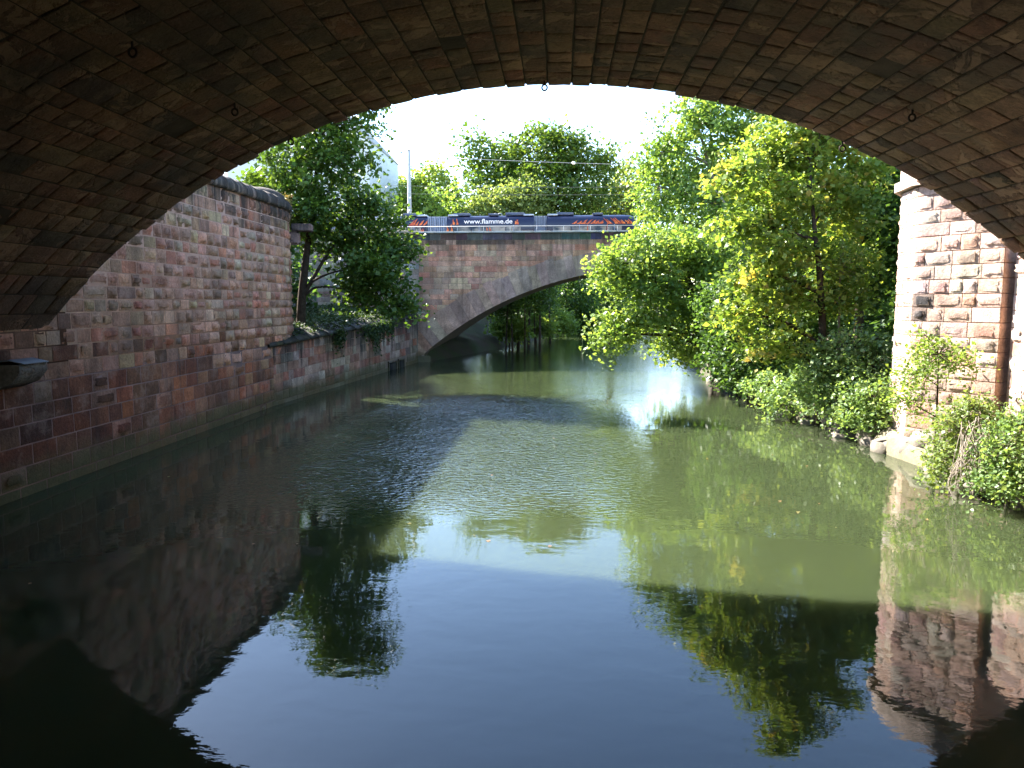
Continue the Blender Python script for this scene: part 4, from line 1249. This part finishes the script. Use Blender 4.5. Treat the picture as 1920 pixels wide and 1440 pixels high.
for i, (u, v, y, ru, rv) in enumerate(((955, 610, 73, 26, 16), (1005, 605, 84, 30, 18), (1045, 600, 98, 32, 20), (1085, 585, 112, 40, 34), (1075, 545, 118, 50, 40), (1130, 580, 124, 50, 40), (1150, 565, 128, 44, 50), (1010, 555, 100, 40, 34))):
    l = lobe(u, v, y, ru, rv)
    b = Vector(l[0]); b.z = max(gh(b.x, b.y), -.2) - .1
    tree('riverside_bush', ('bush at the foot of the sloping bank', 'bush in front of the thick trunk', 'bush at the water beyond the far arch', 'dark bush at the river bend', 'tall dark foliage mass closing the river bend', 'dark waterside foliage right of the river bend', 'farthest dark foliage under the crown of the arch', 'leafy mass high in the thicket', 'dark foliage behind the leaning maple')[i] + (', seen through the arch' if i < 6 else ' seen through the far bridge'), 'bush',
         [b, tuple(l[0])], .1, [l, ((l[0][0] + .8, l[0][1], l[0][2] - l[1][2] * .5), tuple(q * .7 for q in l[1]))], 3200, .30, M['shade'] if i > 2 else M['bright'], M['bark'], 230 + i, 'thicket beyond the far arch', clump_r=.5, per_clump=22, twigs=.2)

# tall wood closing the river bend and the slope behind the right bank
def wood_tree(label, x, y, h, w, mat, seed, n=6500, leaf=.36, low=.05):
    b = Vector((x, y, gh(x, y) - .2)); rnd = random.Random(seed)
    ls = []
    for k in range(6):
        q = low + (1 - low) * (k + .4) / 6
        r = w * (.55 + .45 * math.sin(math.pi * min(1, q * .9 + .15)))
        ls.append(((x + rnd.uniform(-.35, .35) * w, y + rnd.uniform(-.35, .35) * w, b.z + h * q), (r, r, h / 7)))
    tree('woodland_tree', label, 'tree', [b, (x, y, b.z + h * .5), (x + .3, y, b.z + h * .92)], .3, ls, n, leaf, mat, M['bark'], seed, 'wood closing the river', clump_r=.6, per_clump=24, twigs=.15, tint_bias=-.1)
for i, (lb, x, y, h, w, mt) in enumerate((
    ('tall tree on the left bank close behind the far bridge', -11, 78, 13, 3.4, 'bright'), ('tall tree of the left bank behind the thicket trunks', -8, 90, 14, 3.6, 'bright'), ('left bank tree before the river bend', -4.5, 103, 15, 4, 'shade'), ('dense tree at the left of the river bend', -1.5, 117, 15, 4.4, 'shade'),
    ('dense tree in the middle of the river bend', 4, 132, 16, 5, 'shade'), ('dense tree at the head of the river', 10, 143, 17, 5, 'shade'), ('broad dark tree overhanging the bend in front of the others', 7.5, 124, 14, 4.6, 'shade'), ('dense low tree on the point of the bend', 1.5, 112, 11, 3.8, 'shade'), ('dark tree filling the gap at the head of the river', 13, 136, 16, 4.2, 'shade'), ('low bushy tree glimpsed past the leaning maple at the head of the river', 21, 150, 6.5, 4.5, 'maple'), ('tree beyond the bend on the right', 32, 140, 16, 5, 'maple'),
    ('right bank tree just beyond the far bridge', 16.4, 76, 12, 3.6, 'maple'), ('right bank tree farther beyond the far bridge', 22, 92, 13, 4, 'shade'),
    ('low tree on the terrace hidden behind the left wall', -19.5, 45.5, 7.5, 3.6, 'shade'), ('dark tree up the slope behind the yellowing maple', 16.5, 33, 10, 3.0, 'shade'), ('dark tree up the slope behind the tall green tree', 17.5, 41, 12, 3.4, 'shade'), ('dark tree at the top of the right slope beside the pier', 18, 27.5, 10, 2.8, 'shade'), ('dark tree high on the slope by the right end of the far bridge', 16, 49, 12, 3.4, 'shade'))):  # the tree behind the left wall is out of sight, added to shade the terrace
    wood_tree(lb, x, y, h, w, M[mt], 400 + i)

# shrubs along the right bank and round the pier
def shrub(label, lobes, n, leaf, mat, seed, bark=None, cr=.24, twigs=.5, name='bank_shrub', stems=5):
    rs, rnd = np.random.default_rng(seed), random.Random(seed)
    c0 = Vector(lobes[0][0])
    b = Vector((c0.x + .2, c0.y + .2, 0)); b.z = gh(b.x, b.y) - .1
    tree(name, label, 'shrub', [b, (b.x * .5 + c0.x * .5, b.y * .5 + c0.y * .5, (b.z + c0.z) / 2 + .05), tuple(c0)], .055, lobes, n, leaf, mat, bark or M['bark'], seed, 'shrubs along the right bank', clump_r=cr, per_clump=20, twigs=twigs)
shrub('broad leafy shrub at the foot of the maple trunk', [lobe(1600, 652, 26.2, 60, 36), lobe(1640, 687, 25.6, 52, 40), lobe(1570, 697, 26.0, 52, 36), lobe(1530, 677, 27.0, 40, 30)], 4800, .12, M['shrub'], 301)
shrub('shrub overhanging the water just left of the pier foot', [lobe(1640, 747, 24.3, 48, 42), lobe(1600, 777, 24.6, 46, 30), lobe(1660, 787, 24.0, 34, 34), lobe(1560, 747, 25.6, 46, 32)], 4200, .11, M['shrub'], 302)
shrub('low shrub spilling over the stony bank in mid distance', [lobe(1480, 747, 28.6, 52, 28), lobe(1530, 737, 27.2, 44, 34), lobe(1440, 722, 30.4, 44, 22), lobe(1500, 712, 29.0, 40, 26)], 4200, .12, M['shrub'], 303)
shrub('small dark shrub at the bend of the bank by the leaning trunk', [lobe(1400, 715, 33.5, 42, 18), lobe(1370, 700, 36.5, 34, 18), lobe(1440, 705, 32, 36, 18)], 3600, .13, M['shade'], 304)
shrub('airy light green shrub climbing in front of the pier face', [lobe(1760, 665, 20.2, 50, 30), lobe(1720, 700, 20.6, 42, 34), lobe(1800, 680, 19.8, 30, 26), lobe(1700, 750, 21, 34, 30), lobe(1745, 640, 20.4, 30, 18)], 2500, .085, M['bright'], 305, M['bark'], .22, .9)
shrub('bushy light green shrub at the water below the pier', [lobe(1800, 800, 18.2, 46, 40), lobe(1790, 860, 17.8, 44, 36), lobe(1830, 770, 18.2, 40, 26), lobe(1760, 885, 18, 22, 22)], 4300, .08, M['pale'], 306, M['bark_pale'], .2, .9)
shrub('green shrub cut off by the right edge of the picture', [lobe(1890, 850, 16.6, 44, 46), lobe(1870, 900, 16.4, 40, 28), lobe(1910, 800, 17, 40, 28), lobe(1905, 900, 16.2, 34, 30)], 4800, .08, M['shrub'], 307, M['bark_pale'], .2, .9)
# tangle of dead twigs hanging into the river
dt = empty('dead_twig_tangle', at(1830, 880, 17.2), 'grey tangle of dead twigs drooping into the water below the pier', 'branch')
mb = MB(); rnd = random.Random(77)
for i in range(70):
    a = at(rnd.uniform(1800, 1860), rnd.uniform(780, 880), rnd.uniform(16.9, 17.6))
    b = at(rnd.uniform(1775, 1862), rnd.uniform(880, 928), rnd.uniform(16.6, 17.2))
    limb(mb, a, b, .014, .004, rnd, rnd.uniform(-.1, .25), 4, 5)
limb(mb, at(1900, 905, 17), at(1845, 840, 17.2), .05, .02, rnd, .2); limb(mb, at(1845, 840, 17.2), at(1835, 780, 17.2), .03, .01, rnd, .1)
mb.build('twigs', M['deadwood'], dt, True)
sn = empty('driftwood_snag', at(1905, 880, 16.4), 'brown broken snag at the right edge of the bank', 'branch')
mb = MB(); limb(mb, at(1925, 925, 16.2), at(1893, 845, 16.5), .075, .05, rnd, .04, 8)
mb.build('wood', M['bark_pale'], sn, True)

# stones along the foot of the right bank
M['rock'] = plain_mat('bank_rock', (.15, .13, .105), .9, var=.45, scale=3, bump=.8, spec=.2)
def ORD(i):
    i += 1
    return f"{i}{'th' if 10 <= i % 100 <= 20 else {1: 'st', 2: 'nd', 3: 'rd'}.get(i % 10, 'th')}"
rs = np.random.default_rng(55)
for i in range(60):
    y = 16 + 28 * (i / 60) ** 1.25 + rs.uniform(-.3, .3)
    x = float(interp(y, XR)) + rs.uniform(-.15, .45)
    r = rs.uniform(.18, .5) * (1.15 if y < 24 else 1)
    V = []
    for j in range(5):
        ph = -math.pi / 2 + math.pi * j / 4
        for k in range(7):
            th = 2 * math.pi * k / 7
            q = r * rs.uniform(.75, 1.15)
            V.append((q * math.cos(ph) * math.cos(th) * 1.3, q * math.cos(ph) * math.sin(th) * 1.2, q * math.sin(ph) * .75))
    Fq = [[j * 7 + k, j * 7 + (k + 1) % 7, (j + 1) * 7 + (k + 1) % 7, (j + 1) * 7 + k] for j in range(4) for k in range(7)]
    o = link('bank_rock', mesh_np('bank_rock', V, Fq), M['rock'], None, (x, y, max(-.02, gh(x, y)) + .04))
    o.rotation_euler = (rs.uniform(-.3, .3), rs.uniform(-.3, .3), rs.uniform(0, 6))
    tag(o, f'rough grey rock at the right waterline, {ORD(i)} counted from the nearest', 'rock', 'rocks at the right waterline')

# ground cover on the banks and terrace, ivy over the quay, weeds on the wall's end
def cover(name, label, pts, nrm, leaf, mat, seed, spread=.12):
    rs = np.random.default_rng(seed)
    P = pts + rs.normal(0, spread, pts.shape) * np.array([1, 1, .5])
    nr = nrm + rs.normal(0, .6, pts.shape); nr /= np.linalg.norm(nr, axis=1)[:, None]
    tint = np.clip(.5 + rs.normal(0, .22, len(P)), 0, 1)
    o = link(name, leaf_mesh(name, P, nr, leaf, tint, rs), mat)
    tag(o, label, kind='stuff')
rs = np.random.default_rng(8)
n = 16000
y = 20 + 28 * rs.uniform(0, 1, n) ** 1.3
x = interp(y, XR) + .75 + np.abs(rs.normal(0, 2.2, n))
cover('ground_cover', 'low green undergrowth on the right bank', np.stack([x, y, ground_h(x, y) + rs.uniform(0, .35, n)], 1), np.array([[0, 0, 1.0]]), .12, M['shrub'], 9)
n = 11000
y = rs.uniform(33.5, 54, n); off_ = rs.uniform(0, 1, n) ** 1.3 * 5; x = interp(y, XL) + .25 - off_
topq = 2.55 + .82 * (y - 31.8) / 23 + .18 + np.clip(off_, 0, .8) * .42
cover('terrace_undergrowth', 'dark undergrowth on the quay terrace', np.stack([x, y, np.maximum(ground_h(x, y), topq) + rs.uniform(0, .16, n)], 1), np.array([[0, 0, 1.0]]), .13, M['ivy'], 10)
n = 2600
s_ = np.where(rs.uniform(0, 1, n) < .55, rs.normal(13.5, 1.1, n), np.where(rs.uniform(0, 1, n) < .6, rs.normal(7.4, .35, n), rs.normal(16.4, .4, n)))
dr = np.abs(rs.normal(0, .55, n)) * np.where(np.abs(s_ - 13.5) < .7, 1.3, .8)
px_ = QA.x + QT.x * s_ + QN.x * .17; py_ = QA.y + QT.y * s_ + QN.y * .17
cover('ivy', 'dark ivy hanging over the quay wall', np.stack([px_, py_, 2.62 + .82 * s_ / QL + .1 - dr], 1), np.array([[.8, 0, .5]]), .13, M['ivy'], 11, .06)
n = 3200
y = rs.uniform(49, 54.6, n); x = interp(y, XL) + .2 - rs.uniform(0, 1.4, n)
cover('terrace_grass', 'sunlit yellow-green grass at the far end of the terrace', np.stack([x, y, np.maximum(ground_h(x, y), 2.9) + .25 + rs.uniform(0, .2, n)], 1), np.array([[.3, 0, .6]]), .16, M['bright'], 12, .05)
n = 900
th = rs.uniform(.25, .8, n)
cover('wall_weeds', 'dry yellowish weeds sprouting from the end of the left wall', np.stack([-17.5 + 5.1 * np.cos(th), 33 + 5.1 * np.sin(th), 9.0 + rs.uniform(-.5, .45, n) - (th - .3) * 1.2], 1), np.array([[.4, -.2, .6]]), .09, M['dry'], 13, .12)

n = 70
y = rs.uniform(11, 38, n); x = rs.uniform(-11, 8.5, n)
cover('floating_leaves', 'scattered fallen leaves drifting on the river', np.stack([x, y, np.full(n, .012)], 1), np.array([[0, 0, 6.0]]), .07, M['dry'], 14, .0)
